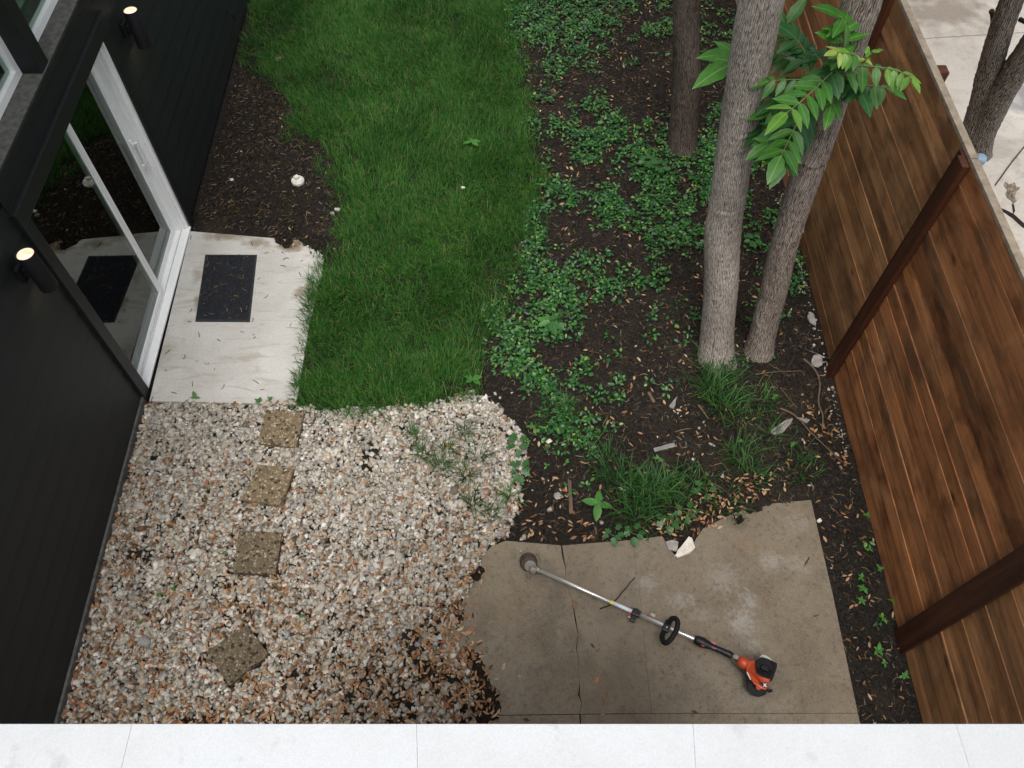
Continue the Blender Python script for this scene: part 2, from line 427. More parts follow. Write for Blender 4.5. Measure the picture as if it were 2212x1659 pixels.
def m_bark(name, dark, mid, light, sc=1.0):
    m = Mat(name, 0.9, 0.15); r = m.attr('ridge').outputs['Fac']
    uv = m.n.new('ShaderNodeUVMap'); uv.uv_map = 'UVMap'; u = uv.outputs[0]
    f = m.noise(m.map(u, (95*sc, 24*sc, 1), rot=(0, 0, .16)), 1.0, 4, .6, .9)
    wv = m.wave(m.map(u, (1, .30, 1), rot=(0, 0, .10)), 26*sc, 9.0, 4, 2.2)
    h = m.math('ADD', m.math('ADD', m.math('MULTIPLY', r, .22), m.math('MULTIPLY', f, .42)), m.math('MULTIPLY', wv, .36))
    c = m.ramp(h, [(0.30, dark), (0.46, mid), (0.66, light)])
    b = m.noise(m.map(u, (3, 1.6, 1)), 1.0, 4); c = m.mix(1, c, m.ramp(b, [(0.3, (.72, .70, .68)), (0.7, (1.12, 1.12, 1.12))]), 'MULTIPLY')
    m.color(c); m.bump(m.math('ADD', f, m.math('MULTIPLY', wv, .4)), .30, .008)
    return m.m
def m_leaflet(name, a, b, vein):
    m = Mat(name, 0.42, 0.45); o = m.obj(); n = m.noise(m.world(), 25, 3)
    c = m.ramp(n, [(0.3, a), (0.7, b)])
    s = m.n.new('ShaderNodeSeparateXYZ'); m.L(o, s.inputs[0])
    ay = m.math('ABSOLUTE', s.outputs[1])
    c = m.mix(m.ramp(ay, [(0.0, .8), (0.022, 0)]), c, vein)
    c = m.mix(1, c, m.ramp(m.rand(), [(0, (.75, .8, .8)), (1, (1.2, 1.15, 1.05))]), 'MULTIPLY')
    m.color(c); m.translucent(c, .40)
    return m.m

SOIL = m_soil(); PATIO = m_patio(); STEP = m_slab(); NCON = m_neighbour()
SIDING = m_siding(); GLASS = m_glass(); GLASSC = m_glass(True)
TRIM = plain('charcoal_trim', (0.0125, 0.0138, 0.0146), .5, .35, var=.2, scale=20)
WHITE = plain('white_vinyl', (0.90, 0.91, 0.91), .35, .5, var=.03, scale=12)
GREYWOOD = plain('weathered_sill', (0.095, 0.094, 0.086), .85, .2, var=.35, scale=25, bump=.3)
BLACK = plain('black_plastic', (0.010, 0.010, 0.011), .42, .35, var=.25, scale=60)
BLACKMETAL = plain('black_metal', (0.008, 0.008, 0.010), .55, .3, var=.1)
RUBBER = plain('black_rubber', (0.008, 0.008, 0.008), .65, .22, var=.2)
ORANGE = plain('orange_plastic', (0.43, 0.058, 0.016), .40, .5, var=.08, scale=15)
RED = plain('red_plastic', (0.5, 0.015, 0.012), .4, .5)
PINK = plain('pink_plastic', (0.62, 0.13, 0.15), .4, .5)
ALU = plain('brushed_aluminium', (0.82, 0.82, 0.80), .32, .5, metal=.75, var=.06, scale=40)
DULLALU = plain('dull_cast_metal', (0.30, 0.275, 0.25), .6, .4, metal=.5, var=.25, scale=60)
RUST = plain('dirty_brown_plastic', (0.062, 0.045, 0.036), .75, .3, var=.35, scale=35, bump=.3)
STICKER = plain('white_sticker', (0.62, 0.68, 0.74), .45, .4, var=.14, scale=180)
YELLOW = plain('yellow_sticker', (0.75, 0.62, 0.06), .45, .4)
PALEMETAL = plain('pale_grey_plastic', (0.62, 0.62, 0.58), .45, .4)
PVC = plain('white_pvc', (0.66, 0.65, 0.58), .5, .4, var=.12, scale=25)
GALV = plain('galvanised_steel', (0.42, 0.45, 0.47), .45, .5, metal=.8, var=.15)
BLUECAP = plain('blue_grey_cap', (0.16, 0.24, 0.33), .5, .4, var=.25, scale=40)
def m_coping():
    m = Mat('white_coping', .7, .3); w = m.world()
    n = m.noise(w, 260, 3, .7); d = m.noise(w, 9, 5, .7)
    c = m.ramp(n, [(0.3, (0.455, 0.472, 0.486)), (0.7, (0.53, 0.545, 0.557))])
    c = m.mix(m.ramp(d, [(0.60, 0), (0.78, .5)]), c, (0.24, 0.24, 0.25)); c = m.mix(m.ramp(m.noise(w, 2.2, 5, .7), [(0.45, 0), (0.75, .35)]), c, (0.34, 0.345, 0.34)); c = m.mix(m.ramp(m.noise(w, 55, 4, .8), [(0.68, 0), (0.76, .35)]), c, (0.25, 0.25, 0.25)); m.color(c); m.bump(n, .25, .003); return m.m
COPING = m_coping()
FENCEA = m_wood('reddish_cedar', ((0.185, 0.067, 0.025), (0.345, 0.146, 0.060), (0.455, 0.228, 0.106)), 1.1)
FENCEB = m_wood('brown_cedar', ((0.205, 0.090, 0.036), (0.345, 0.172, 0.077), (0.44, 0.246, 0.124)), .95)
FENCEC = m_wood('orange_cedar', ((0.20, 0.080, 0.033), (0.36, 0.165, 0.072), (0.46, 0.24, 0.12)), .5)
POSTM = m_wood('dark_stained_post', ((0.030, 0.009, 0.004), (0.065, 0.020, 0.009), (0.13, 0.045, 0.020)), .3, longaxis=2)
CAPW = plain('weathered_cap', (0.22, 0.18, 0.135), .85, .2, var=.3, scale=15)
STONE = m_aggregate('exposed_aggregate', (.86, .81, .71)); STONED = m_aggregate('dirty_aggregate', (.50, .48, .43)); STONEM = m_aggregate('worn_aggregate', (.66, .63, .56))
PEBBLE = island('white_pebbles', [(0, (0.14, 0.118, 0.088)), (0.10, (0.29, 0.26, 0.215)), (0.28, (0.50, 0.465, 0.41)), (0.44, (0.35, 0.295, 0.225)), (0.6, (0.62, 0.585, 0.525)), (0.74, (0.28, 0.28, 0.27)), (0.86, (0.46, 0.395, 0.31)), (1, (0.75, 0.72, 0.665))], .75, .3, fine=70, finevar=.22)
GRASS = island('lawn_grass', [(0, (0.014, 0.070, 0.012)), (0.35, (0.032, 0.130, 0.018)), (0.7, (0.058, 0.188, 0.026)), (0.90, (0.105, 0.25, 0.040)), (0.955, (0.20, 0.20, 0.06)), (1, (0.30, 0.26, 0.12))], .5, .2, low=(0.66, 0.74, 0.66), lowscale=1.5, finevar=0, trans=.3)
COVER = island('jasmine_leaves', [(0, (0.012, 0.062, 0.017)), (0.4, (0.026, 0.110, 0.026)), (0.8, (0.052, 0.175, 0.032)), (0.94, (0.10, 0.25, 0.042)), (1, (0.20, 0.31, 0.06))], .40, .42, finevar=.2, fine=40, trans=.12)
LITTER = island('fallen_leaves', [(0, (0.07, 0.033, 0.014)), (0.18, (0.17, 0.080, 0.034)), (0.42, (0.30, 0.155, 0.072)), (0.66, (0.42, 0.255, 0.138)), (0.8, (0.50, 0.34, 0.20)), (0.9, (0.31, 0.095, 0.034)), (1, (0.52, 0.39, 0.25))], .7, .3, finevar=.3, fine=50, trans=.08)
MULCH = island('mulch_chips', [(0, (0.006, 0.005, 0.004)), (0.5, (0.017, 0.013, 0.0105)), (0.8, (0.036, 0.029, 0.024)), (0.94, (0.085, 0.070, 0.058)), (1, (0.19, 0.16, 0.13))], .9, .2, finevar=.3)
CATKIN = island('catkins', [(0, (0.040, 0.023, 0.009)), (0.5, (0.095, 0.060, 0.026)), (0.85, (0.17, 0.118, 0.058)), (1, (0.27, 0.21, 0.13))], .9, .15, finevar=.2)
LIRIOPE = island('monkey_grass', [(0, (0.012, 0.045, 0.012)), (0.4, (0.026, 0.088, 0.018)), (0.8, (0.050, 0.140, 0.026)), (0.95, (0.09, 0.18, 0.04)), (1, (0.20, 0.18, 0.07))], .55, .25, finevar=.15, trans=.15)
WEED = island('weed_leaves', [(0, (0.035, 0.135, 0.024)), (0.6, (0.065, 0.205, 0.032)), (1, (0.14, 0.29, 0.05))], .42, .4, finevar=.2, trans=.2)
IVY = island('ivy_leaves', [(0, (0.018, 0.085, 0.022)), (0.6, (0.035, 0.125, 0.028)), (1, (0.07, 0.19, 0.04))], .42, .4, finevar=.2, trans=.15)
CROWN = island('crown_leaves', [(0, (0.03, 0.09, 0.018)), (1, (0.07, 0.16, 0.03))], .5, .3, finevar=0, trans=.3)
LEAFM = {'bright': m_leaflet('leaflet_bright', (0.095, 0.235, 0.022), (0.135, 0.30, 0.035), (0.26, 0.44, 0.12)),
         'mid': m_leaflet('leaflet_green', (0.034, 0.140, 0.016), (0.060, 0.195, 0.024), (0.17, 0.36, 0.09)),
         'dark': m_leaflet('leaflet_deep_green', (0.013, 0.076, 0.016), (0.024, 0.110, 0.021), (0.09, 0.22, 0.06)),
         'young': m_leaflet('leaflet_young', (0.20, 0.30, 0.05), (0.34, 0.40, 0.10), (0.45, 0.48, 0.16))}
STEMG = plain('green_stem', (0.10, 0.15, 0.05), .6, .3)
STICKM = plain('dead_twig', (0.115, 0.080, 0.055), .9, .2, var=.4, scale=30)
STICKD = plain('dark_twig', (0.035, 0.024, 0.017), .9, .2, var=.4, scale=30)
BARK1 = m_bark('dark_bark', (0.022, 0.017, 0.014), (0.062, 0.049, 0.041), (0.125, 0.102, 0.086))
BARK2 = m_bark('pale_bark', (0.115, 0.098, 0.084), (0.235, 0.207, 0.182), (0.385, 0.350, 0.315))
BARK3 = m_bark('brown_bark', (0.060, 0.047, 0.038), (0.165, 0.135, 0.113), (0.33, 0.285, 0.25))
BARK4 = m_bark('mottled_bark', (0.022, 0.018, 0.015), (0.075, 0.065, 0.055), (0.21, 0.19, 0.168), .8)
ROCK = plain('pale_limestone', (0.62, 0.58, 0.51), .85, .25, var=.22, scale=22, bump=.4)
ROCKG = plain('grey_limestone', (0.30, 0.275, 0.25), .85, .25, var=.3, scale=18, bump=.4)
SLATE = plain('grey_slate', (0.21, 0.20, 0.185), .8, .25, var=.25, scale=25, bump=.3)
FLOORIN = plain('dark_floor', (0.05, 0.035, 0.025), .4, .4)
WALLIN = plain('dim_room_wall', (0.10, 0.10, 0.095), .8, .2)
BLIND = plain('grey_blind', (0.42, 0.45, 0.41), .8, .2)
UPFLOOR = plain('pale_upper_floor', (0.66, 0.69, 0.63), .7, .3)

# ================================================================== GROUND
WALLX = -2.90
def fence_x(y): return 2.822 + 0.021*y
LAWN = GP([(548, -90), (545, 0), (522, 100), (555, 150), (615, 160), (635, 215), (645, 285), (705, 320), (735, 400), (748, 470), (752, 530), (695, 575), (672, 620),
           (655, 690), (648, 780), (643, 862), (690, 900), (770, 897), (850, 885), (900, 886), (960, 872), (1000, 838), (1025, 790), (1055, 728), (1068, 672), (1105, 610),
           (1118, 545), (1135, 480), (1152, 440), (1168, 385), (1152, 330), (1140, 240), (1126, 130), (1110, 0), (1095, -90)])
GRAVEL = GP([(318, 872), (400, 872), (640, 878), (690, 890), (850, 880), (960, 868), (1010, 848), (1045, 858), (1085, 895), (1128, 932), (1136, 985), (1126, 1040), (1118, 1100),
             (1092, 1160), (1052, 1184), (1030, 1235), (1000, 1300), (985, 1345), (990, 1400), (1020, 1455), (1040, 1560), (1040, 1700), (80, 1700), (125, 1572), (240, 1160)])
BED = np.array([tuple(p) for p in GP([(1115, -90), (1130, 130), (1145, 240), (1170, 385), (1140, 480), (1120, 545), (1070, 680), (1030, 800), (1000, 845), (1085, 895), (1130, 935), (1130, 1040), (1095, 1160),
             (1200, 1172), (1300, 1168), (1420, 1165), (1500, 1145), (1610, 1105), (1750, 1080), (1770, 1160), (1815, 1360), (1870, 1600), (1880, 1700)])] + [(fence_x(0), 0.3), (fence_x(4), 4.), (fence_x(8), 8.), (fence_x(11), 11.)])
LEFTBED = GP([(535, 60), (515, 150), (470, 310), (412, 500), (480, 506), (600, 515), (605, 545), (630, 520), (660, 535), (700, 565), (760, 530), (750, 470), (740, 400), (705, 320), (645, 285), (635, 215), (605, 150), (560, 140)])
RISE = [((598, 500), .10, .075), ((607, 522), .055, .075), ((622, 534), .05, .07), ((640, 505), .10, .075), ((668, 520), .075, .075), ((690, 528), .09, .08), ((712, 555), .09, .075), ((540, 488), .14, .055), ((480, 480), .16, .05),
        ((700, 620), .14, .04), ((690, 720), .12, .04), ((680, 830), .12, .035),
        ((1012, 1248), .075, .07), ((1032, 1238), .045, .065), ((985, 1330), .1, .04), ((1005, 1500), .17, .085), ((1038, 1535), .12, .085), ((1018, 1430), .09, .05),
        ((1600, 1080), .17, .055), ((1640, 1076), .10, .045), ((1700, 1062), .12, .05), ((1755, 1062), .09, .045), ((1500, 1128), .1, .05), ((1400, 1145), .12, .04), ((1592, 1128), .035, .045)]
def ground_z(x, y):
    z = 0.022*(fbm(x*2.3, y*2.3, 3)-.5) + 0.016*(fbm(x*11, y*11, 8, 4)-.5)
    rag = np.clip(.80+1.3*(fbm(x*30, y*30, 19, 4)-.5), .3, 1.3)
    for p, r, h in RISE:
        c = G(*p); d2 = (x-c[0])**2+(y-c[1])**2
        z = z + h*np.exp(-d2/(r*r))*rag
    return z
def axis(lo, hi, step, far):
    m = np.arange(lo, hi+1e-6, step)
    return np.concatenate([[-far, -far*.5, -far*.2, lo-2], m, [hi+2, far*.2, far*.5, far]])
gx = axis(-3.1, 3.1, .026, 90.0); gy = axis(.4, 10.4, .028, 90.0)
XX, YY = np.meshgrid(gx, gy); ZZ = ground_z(XX, YY)
far = (XX < -3.0) | (XX > 3.0) | (YY < .5) | (YY > 10.3)
ZZ = np.where(far, -0.03, ZZ)
nx, ny = len(gx), len(gy)
idx = np.arange(nx*ny).reshape(ny, nx)
Fc = np.stack([idx[:-1, :-1], idx[:-1, 1:], idx[1:, 1:], idx[1:, :-1]], -1).reshape(-1, 4)
ground = link('ground', npmesh('ground', np.stack([XX, YY, ZZ], -1).reshape(-1, 3), Fc, True), SOIL)
tag(ground, 'dark mulch-strewn soil of the yard', 'ground', kind='structure')

# concrete step at the door
step = slab('step_slab', GP([(411, 499), (664, 520), (700, 553), (694, 600), (668, 700), (640, 873), (322, 866)], .03), -.1, .03, STEP, bevel=.006)
tag(step, 'pale stained concrete step slab in front of the sliding door', 'slab', kind='structure')

# patio in pieces split by a crack and saw joints
PZ = .028
RUBBLE = plain('broken_base', (0.16, 0.13, 0.10), .95, .1, var=.7, scale=30, bump=.6)
patio = thing('patio', G(1400, 1350), 'brown stained concrete patio with a jagged crack under the trimmer', 'patio'); del patio['category']
tag(patio, kind='structure'); patio['category'] = 'patio'
crack = [(1213, 1178), (1216, 1200), (1223, 1232), (1221, 1258), (1236, 1295), (1243, 1338), (1249, 1372), (1245, 1402), (1251, 1425), (1247, 1452), (1253, 1477), (1250, 1500), (1257, 1520), (1252, 1542)]
cw = [1.6, 1.9, .5, .35, .3, 1.5, .3, .9, .45, .3, .4, 2.0, .5, .35]
joint = [(1367, 1166), (1371, 1200), (1384, 1300), (1393, 1400), (1403, 1500), (1408, 1541)]
cl = [(p[0]-w, p[1]) for p, w in zip(crack, cw)]; cr_ = [(p[0]+w, p[1]) for p, w in zip(crack, cw)]
leftp = [(1046, 1196), (1062, 1180), (1092, 1168), (1140, 1172)] + cl + [(1048, 1545), (1020, 1546), (960, 1500), (955, 1360), (985, 1330), (1022, 1250)]
slab('patio_slab', GP(leftp, PZ), -.1, PZ, PATIO, patio, .0008)
midp = [(1290, 1172)] + [(p[0]-.1, p[1]) for p in joint] + [(1330, 1541)] + cr_[::-1]
slab('patio_slab', GP(midp, PZ), -.1, PZ-.002, PATIO, patio, .0008)
rightp = [(1430, 1158), (1436, 1168), (1445, 1187), (1463, 1203), (1490, 1192), (1503, 1165), (1520, 1140), (1620, 1092), (1752, 1080), (1770, 1160), (1800, 1290), (1853, 1540.5)] + [(p[0]+.1, p[1]) for p in joint[::-1]]
slab('patio_slab', GP(rightp, PZ), -.1, PZ+.001, PATIO, patio, .0008)
slab('patio_slab', GP([(1000, 1547.0), (1251, 1543.6), (1256, 1600), (1262, 1720), (980, 1720)], PZ), -.1, PZ, PATIO, patio, .0008)
slab('patio_slab', GP([(1254, 1543.4), (1408, 1542.1), (1853, 1541.3), (1900, 1720), (1265, 1720), (1259, 1600)], PZ), -.1, PZ, PATIO, patio, .0008)

# neighbour's pavement beyond the fence
npave = thing('neighbour_pavement', (6, 6, 0), 'light cracked concrete paving beyond the wooden fence', 'pavement'); tag(npave, kind='structure')
ja, jb = G(1900, 92), G(2230, 72)
jy = lambda x: ja[1]+(jb[1]-ja[1])*(x-ja[0])/(jb[0]-ja[0])
slab('pavement_slab', [(3.02, -2), (16, -2), (16, jy(16)-.006), (3.02, jy(3.02)-.006)], -.1, .02, NCON, npave, .006)
slab('pavement_slab', [(3.02, jy(3.02)+.006), (16, jy(16)+.006), (16, 20), (3.02, 20)], -.1, .022, NCON, npave, .006)
hole = [(2168, 400), (2172, 392), (2180, 398), (2192, 394), (2196, 404), (2204, 405), (2196, 414), (2192, 425), (2197, 433), (2190, 440), (2183, 432), (2176, 428), (2172, 418), (2176, 410)]
slab('broken_hole', GP(hole, .024), .014, .024, RUBBLE, npave)
slab('broken_hole', GP([(2158, 448), (2170, 452), (2190, 462), (2212, 482), (2240, 500), (2240, 508), (2208, 490), (2186, 470), (2168, 458)], .024), .014, .0242, SOIL, npave)
slab('broken_hole', GP([(2186, 440), (2190, 441), (2193, 455), (2189, 463)], .024), .014, .0244, SOIL, npave)

# ================================================================== HOUSE
house = thing('house', (WALLX, 4.5, 0), 'charcoal sided house with a white sliding door on the left', 'house')
DY0, DY1, DZ = 3.605, 5.43, 2.045
LZ = 2.41                                   # level of the upper window ledge
WT = 3.55
# core walls behind the boards
def core(y0, y1, z0, z1): box('wall_core', -3.10, WALLX-.028, y0, y1, z0, z1, SIDING, house)
core(-1.5, DY0-.012, -.1, LZ-.03); core(DY1+.012, 13, -.1, LZ-.03); core(DY0-.01, DY1+.01, DZ+.012, LZ-.03)
core(-1.5, 2.6, LZ-.028, WT+.03); core(6.6, 13, LZ-.028, WT+.03); core(-1.5, 13, WT+.032, 3.85)
box('floor', -8, -3.102, -1.5, 13, -.1, .02, FLOORIN, house)
box('room_wall', -8.1, -8.002, -1.5, 13, -.1, 3.85, WALLIN, house)
box('room_wall', -8, -3.102, -1.6, -1.5, -.1, 3.85, WALLIN, house)
box('room_wall', -8, -3.102, 13, 13.1, -.1, 3.85, WALLIN, house)
box('roof', -8.3, -2.84, -1.7, 13.2, 3.852, 4.0, TRIM, house)
box('upper_floor', -8, -3.13, -1.5, 13, 2.22, 2.34, UPFLOOR, house)
box('foundation', -3.09, WALLX+.012, -1.5, DY0-.1, -.1, .075, GREYWOOD, house, .004)
# lap siding, every board its own piece
EXP = .196
def siding_me(L):
    t0, t1 = .009, .0175
    prof = [(-.02, 0), (t1, 0), (t1, .004), (t0, EXP+.022), (-.02, EXP+.022)]
    V = [(p[0], -L/2, p[1]) for p in prof] + [(p[0], L/2, p[1]) for p in prof]; k = len(prof)
    Fc = [tuple(range(k)), tuple(range(2*k-1, k-1, -1))] + [(i, i+k, (i+1) % k+k, (i+1) % k) for i in range(k)]
    return mk('siding_board', V, [f[::-1] for f in Fc])
smesh = {}
def siding_rows(y0, y1, z0, z1):
    L = y1-y0; key = round(L, 3)
    if key not in smesh: smesh[key] = siding_me(L)
    z = z0
    while z + EXP <= z1+.03:
        link('siding_board', smesh[key], SIDING, house, (WALLX-.024+rng.normal(0, .0006), (y0+y1)/2, z)); z += EXP
siding_rows(-1.5, DY0-.105, .06, LZ-.06); siding_rows(DY1+.125, 13, .06, LZ-.06)
siding_rows(-1.5, 2.6, LZ-.0, WT); siding_rows(6.6, 13, LZ-.0, WT); siding_rows(-1.5, 13, WT+.03, 3.8)
# trims round the door
box('door_trim', WALLX-.02, WALLX+.022, DY0-.105, DY0, .0, DZ-.002, TRIM, house, .003)
box('door_trim', WALLX-.02, WALLX+.020, DY1+.002, DY1+.10, .0, DZ-.002, TRIM, house, .003)
box('door_header', WALLX-.02, WALLX+.030, DY0-.115, DY1+.15, DZ, DZ+.125, TRIM, house, .008)
box('header_panel', WALLX-.03, WALLX-.006, DY0-.105, DY1+.125, DZ+.127, LZ-.035, SIDING, house)
# upper windows with their grey ledge and dark post between
box('window_ledge', -3.12, WALLX+.018, 2.6, 6.6, LZ-.034, LZ, GREYWOOD, house, .003)
box('ledge_nosing', WALLX+.019, WALLX+.032, 2.6, 6.6, LZ-.05, LZ-.004, TRIM, house, .003)
box('mullion_post', -3.02, WALLX+.014, 4.51, 4.635, LZ+.001, WT+.03, TRIM, house, .003)
for y0, y1 in ((2.605, 4.508), (4.637, 6.595)):
    bm = bmesh.new(); w = .052
    def addbox(bm, x0, x1, ya, yb, za, zb):
        r = bmesh.ops.create_cube(bm, size=1)['verts']
        for v in r: v.co = ((x0+x1)/2+v.co.x*(x1-x0), (ya+yb)/2+v.co.y*(yb-ya), (za+zb)/2+v.co.z*(zb-za))
    c = np.array([-3.05, (y0+y1)/2, LZ])
    addbox(bm, -.035, .035, y0-c[1], y1-c[1], .001, w); addbox(bm, -.035, .035, y0-c[1], y1-c[1], WT-LZ-w, WT-LZ)
    addbox(bm, -.0345, .0345, y0-c[1]+.0005, y0-c[1]+w, w-.001, WT-LZ-w+.001); addbox(bm, -.0345, .0345, y1-c[1]-w, y1-c[1]-.0005, w-.001, WT-LZ-w+.001)
    win = link('window', bm_to('window', bm), WHITE, house, c)
    box('roller_blind', -3.094, -3.088, y0+.04, y1-.04, LZ+.16, WT-.02, BLIND, win)
    box('glass_pane', -3.054, -3.048, y0+w-.005, y1-w+.005, LZ+w-.005, WT-w+.005, GLASSC, win)
# sliding door
bm = bmesh.new(); c = np.array([-2.98, (DY0+DY1)/2, .03]); hw = (DY1-DY0)/2
addbox(bm, -.09, .084, hw-.030, hw-.001, 0, DZ-.034); addbox(bm, -.09, .058, hw-.046, hw-.0305, 0, DZ-.0345); addbox(bm, -.09, .02, hw-.058, hw-.0465, 0, DZ-.035); addbox(bm, -.09, .02, -hw+.001, -hw+.022, 0, DZ-.034)
addbox(bm, -.0895, .02, -hw+.001, hw-.001, DZ-.062, DZ-.0335)
door = link('sliding_door', bm_to('sliding_door', bm), WHITE, house, c)
def panel(x, ya, yb, za=.055, zb=DZ-.04):
    w = .054; bm = bmesh.new(); cc = np.array([x, (ya+yb)/2, za]); h = (yb-ya)/2; H = zb-za
    addbox(bm, -.018, .018, -h, -h+w, 0, H); addbox(bm, -.018, .018, h-w, h, 0, H)
    addbox(bm, -.0175, .0175, -h+w-.001, h-w+.001, 0, w); addbox(bm, -.0175, .0175, -h+w-.001, h-w+.001, H-w, H)
    addbox(bm, -.011, .011, -h+w, -h+w+.012, w, H-w); addbox(bm, -.011, .011, h-w-.012, h-w, w, H-w)
    link('panel_frame', bm_to('panel_frame', bm), WHITE, door, cc)
    box('glass_pane', x-.004, x+.004, ya+w-.01, yb-w+.01, za+w-.01, zb-w+.01, GLASS, door)
panel(-2.988, DY0+.024, 4.633); panel(-3.032, 4.575, DY1-.060)
box('threshold', -3.06, -2.884, DY0+.001, DY1-.001, .0305, .052, WHITE, door, .004)
box('track', -2.962, -2.954, DY0+.034, DY1-.034, .0525, .062, PALEMETAL, door)
bm = bmesh.new()
addbox(bm, 0, .012, -.018, .018, -.16, .16); addbox(bm, .012, .042, -.012, .012, .10, .13); addbox(bm, .012, .042, -.012, .012, -.13, -.10); addbox(bm, .038, .054, -.012, .012, -.14, .14)
link('handle', bm_to('handle', bm), WHITE, door, (-3.013, DY1-.094, 1.0))

# wall lamps
def lamp(y, z0, label):
    x = -2.795; h = .31; r = .056
    t = thing('wall_lamp', (WALLX+.02, y, z0+h*.5), label, 'wall lamp', 'lit cylinder wall lamps')
    prof = [(r*.86, .012), (r*.9, 0), (r, .002), (r, h), (r*.93, h), (r*.86, h-.02)]
    link('cylinder', lathe_me('cylinder', [(r*.84, .014), (r*.9, 0), (r, .003), (r, h-.003), (r*.97, h), (r*.93, h), (r*.89, h-.008)], 32), BLACKMETAL, t, (x, y, z0))
    for zz, nm in ((h-.0065, 'lens'), (.012, 'lens')):
        link(nm, lathe_me(nm, [(r*.885, 0), (r*.85, .0015), (.002, .0025)] if zz > .1 else [(.002, -.0025), (r*.8, -.0015), (r*.835, 0)], 28), LAMPG if zz > .1 else LAMPD, t, (x, y, z0+zz))
    box('arm', WALLX+.03, x-r*.9, y-.028, y+.028, z0+h*.5-.03, z0+h*.5+.03, BLACKMETAL, t, .004)
    box('back_plate', WALLX+.003, WALLX+.031, y-.055, y+.055, z0+h*.5-.06, z0+h*.5+.06, BLACKMETAL, t, .004)
m = Mat('lit_lens', .4, .3); e = m.n.new('ShaderNodeEmission')
lw = m.n.new('ShaderNodeTexCoord')
e.inputs['Strength'].default_value = 0.85
m.L(m.ramp(m.noise(m.obj(), 18, 2), [(0.35, (1.0, 0.60, 0.36)), (0.65, (1.0, 0.82, 0.66))]), e.inputs['Color']); m.L(e.outputs[0], m.out.inputs['Surface']); LAMPG = m.m
m = Mat('lit_lens_below', .4, .3); e = m.n.new('ShaderNodeEmission'); e.inputs['Color'].default_value = (1.0, .62, .36, 1); e.inputs['Strength'].default_value = 9.0; m.L(e.outputs[0], m.out.inputs['Surface']); LAMPD = m.m
lamp(5.835, 1.70, 'black cylinder wall lamp, lit, above and beyond the door header')
lamp(3.278, 1.765, 'black cylinder wall lamp, lit, left of the sliding door')
tube('wire_stub', [atX(493, 17, WALLX+.01), atX(500, 30, WALLX+.05), atX(508, 42, WALLX+.06)], .006, BLACKMETAL, house, 6)

# wing of the house under the camera: white coping along its edge
CZ = 3.84
e0, e1 = G(-260, 1563.8, CZ), G(2480, 1563.8, CZ)
ed = (e1-e0)/np.linalg.norm(e1-e0); en = np.array([ed[1], -ed[0], 0.])      # towards the camera
wing = thing('roof_parapet', (0, float(G(1106, 1563.8, CZ)[1])-.2, 0), 'white coped parapet wall across the bottom of the view', 'parapet')
seams = [(285, 262), (900, 902), (1497, 1503), (2065, 2095)]
sp = [(G(a, 1563.8, CZ), G(b, 1659, CZ)) for a, b in seams]
sp = [(e0, e0+en*.1)] + sp + [(e1, e1+en*.1)]
for (a0, a1), (b0, b1) in zip(sp[:-1], sp[1:]):
    da = (a1-a0); da /= np.linalg.norm(da); db = (b1-b0); db /= np.linalg.norm(db)
    q = [a0+ed*.0002, b0-ed*.0002, b0-ed*.0002+db*.36, a0+ed*.0002+da*.36]
    slab('coping_slab', [p[:2] for p in q], CZ-.05, CZ, COPING, wing, .0008)
wa, wb = e0+en*.03, e1+en*.03
slab('wall', [wa[:2], wb[:2], (wb+en*.3)[:2], (wa+en*.3)[:2]], -.1, CZ-.052, SIDING, wing)
slab('roof_deck', [(wa+en*.302)[:2], (wb+en*.302)[:2], (wb+en*6)[:2], (wa+en*6)[:2]], 3.3, 3.5, GREYWOOD, wing)

# ================================================================== FENCE
FROT = -0.021
fence = thing('fence', (2.822, 0, 0), 'reddish brown horizontal board fence along the right side', 'fence')
fence.rotation_euler = (0, 0, FROT)
BH = .1385; NB = 17
def floc(name, me, mat, loc, rot=None):
    o = bpy.data.objects.new(name, me); COL.objects.link(o)
    if mat is not None and not me.materials: me.materials.append(mat)
    o.parent = fence; o.location = loc
    if rot: o.rotation_euler = rot
    return o
bays = [(-.6, 1.435, FENCEB), (1.44, 3.70, FENCEA), (3.705, 5.46, FENCEB), (5.465, 7.9, FENCEC), (7.905, 11.5, FENCEC)]
for y0, y1, mt in bays:
    L = y1-y0; ms = {}
    for v in range(4):
        me = box_me('board', 0, .019, -L/2, L/2, 0, BH+.004-v*.0015, .0022, 1); me.materials.append(mt); ms[v] = me
    for k in range(NB):
        off = .008*rng.random()
        floc('board', ms[int(rng.integers(4))], None, (off, (y0+y1)/2, .012+k*BH), (rng.normal(0, .0012), rng.normal(0, .022), rng.normal(0, .0008)))
for y, w, d, h in ((1.437, .165, .028, 2.40), (3.702, .105, .05, 2.375), (5.462, .09, .045, 2.38), (7.9, .09, .045, 2.38)):
    floc('post', box_me('post', -d, -.004, -w/2, w/2, 0, h, .004), POSTM, (0, y, 0), (0, rng.normal(0, .004), 0))
floc('post', box_me('post', -.022, -.0045, -.035, .035, 0, 2.372, .003), POSTM, (0, 3.79-.012, 0))
for y0, y1, mt in bays:
    floc('cap_rail', box_me('cap_rail', .002, .052, 0, y1-y0-.004, 0, .026, .003), CAPW, (0, y0, .012+NB*BH+.006))
floc('back_brace', box_me('back_brace', .06, .30, -.045, .045, 0, .09, .004), POSTM, (0, 4.85, 2.10))
floc('back_rail', box_me('back_rail', .034, .07, -.6, 11.5, 0, .085, .003), FENCEB, (0, 0, 2.0))
floc('back_rail', box_me('back_rail', .034, .07, -.6, 11.5, 0, .085, .003), FENCEB, (0, 0, .35))

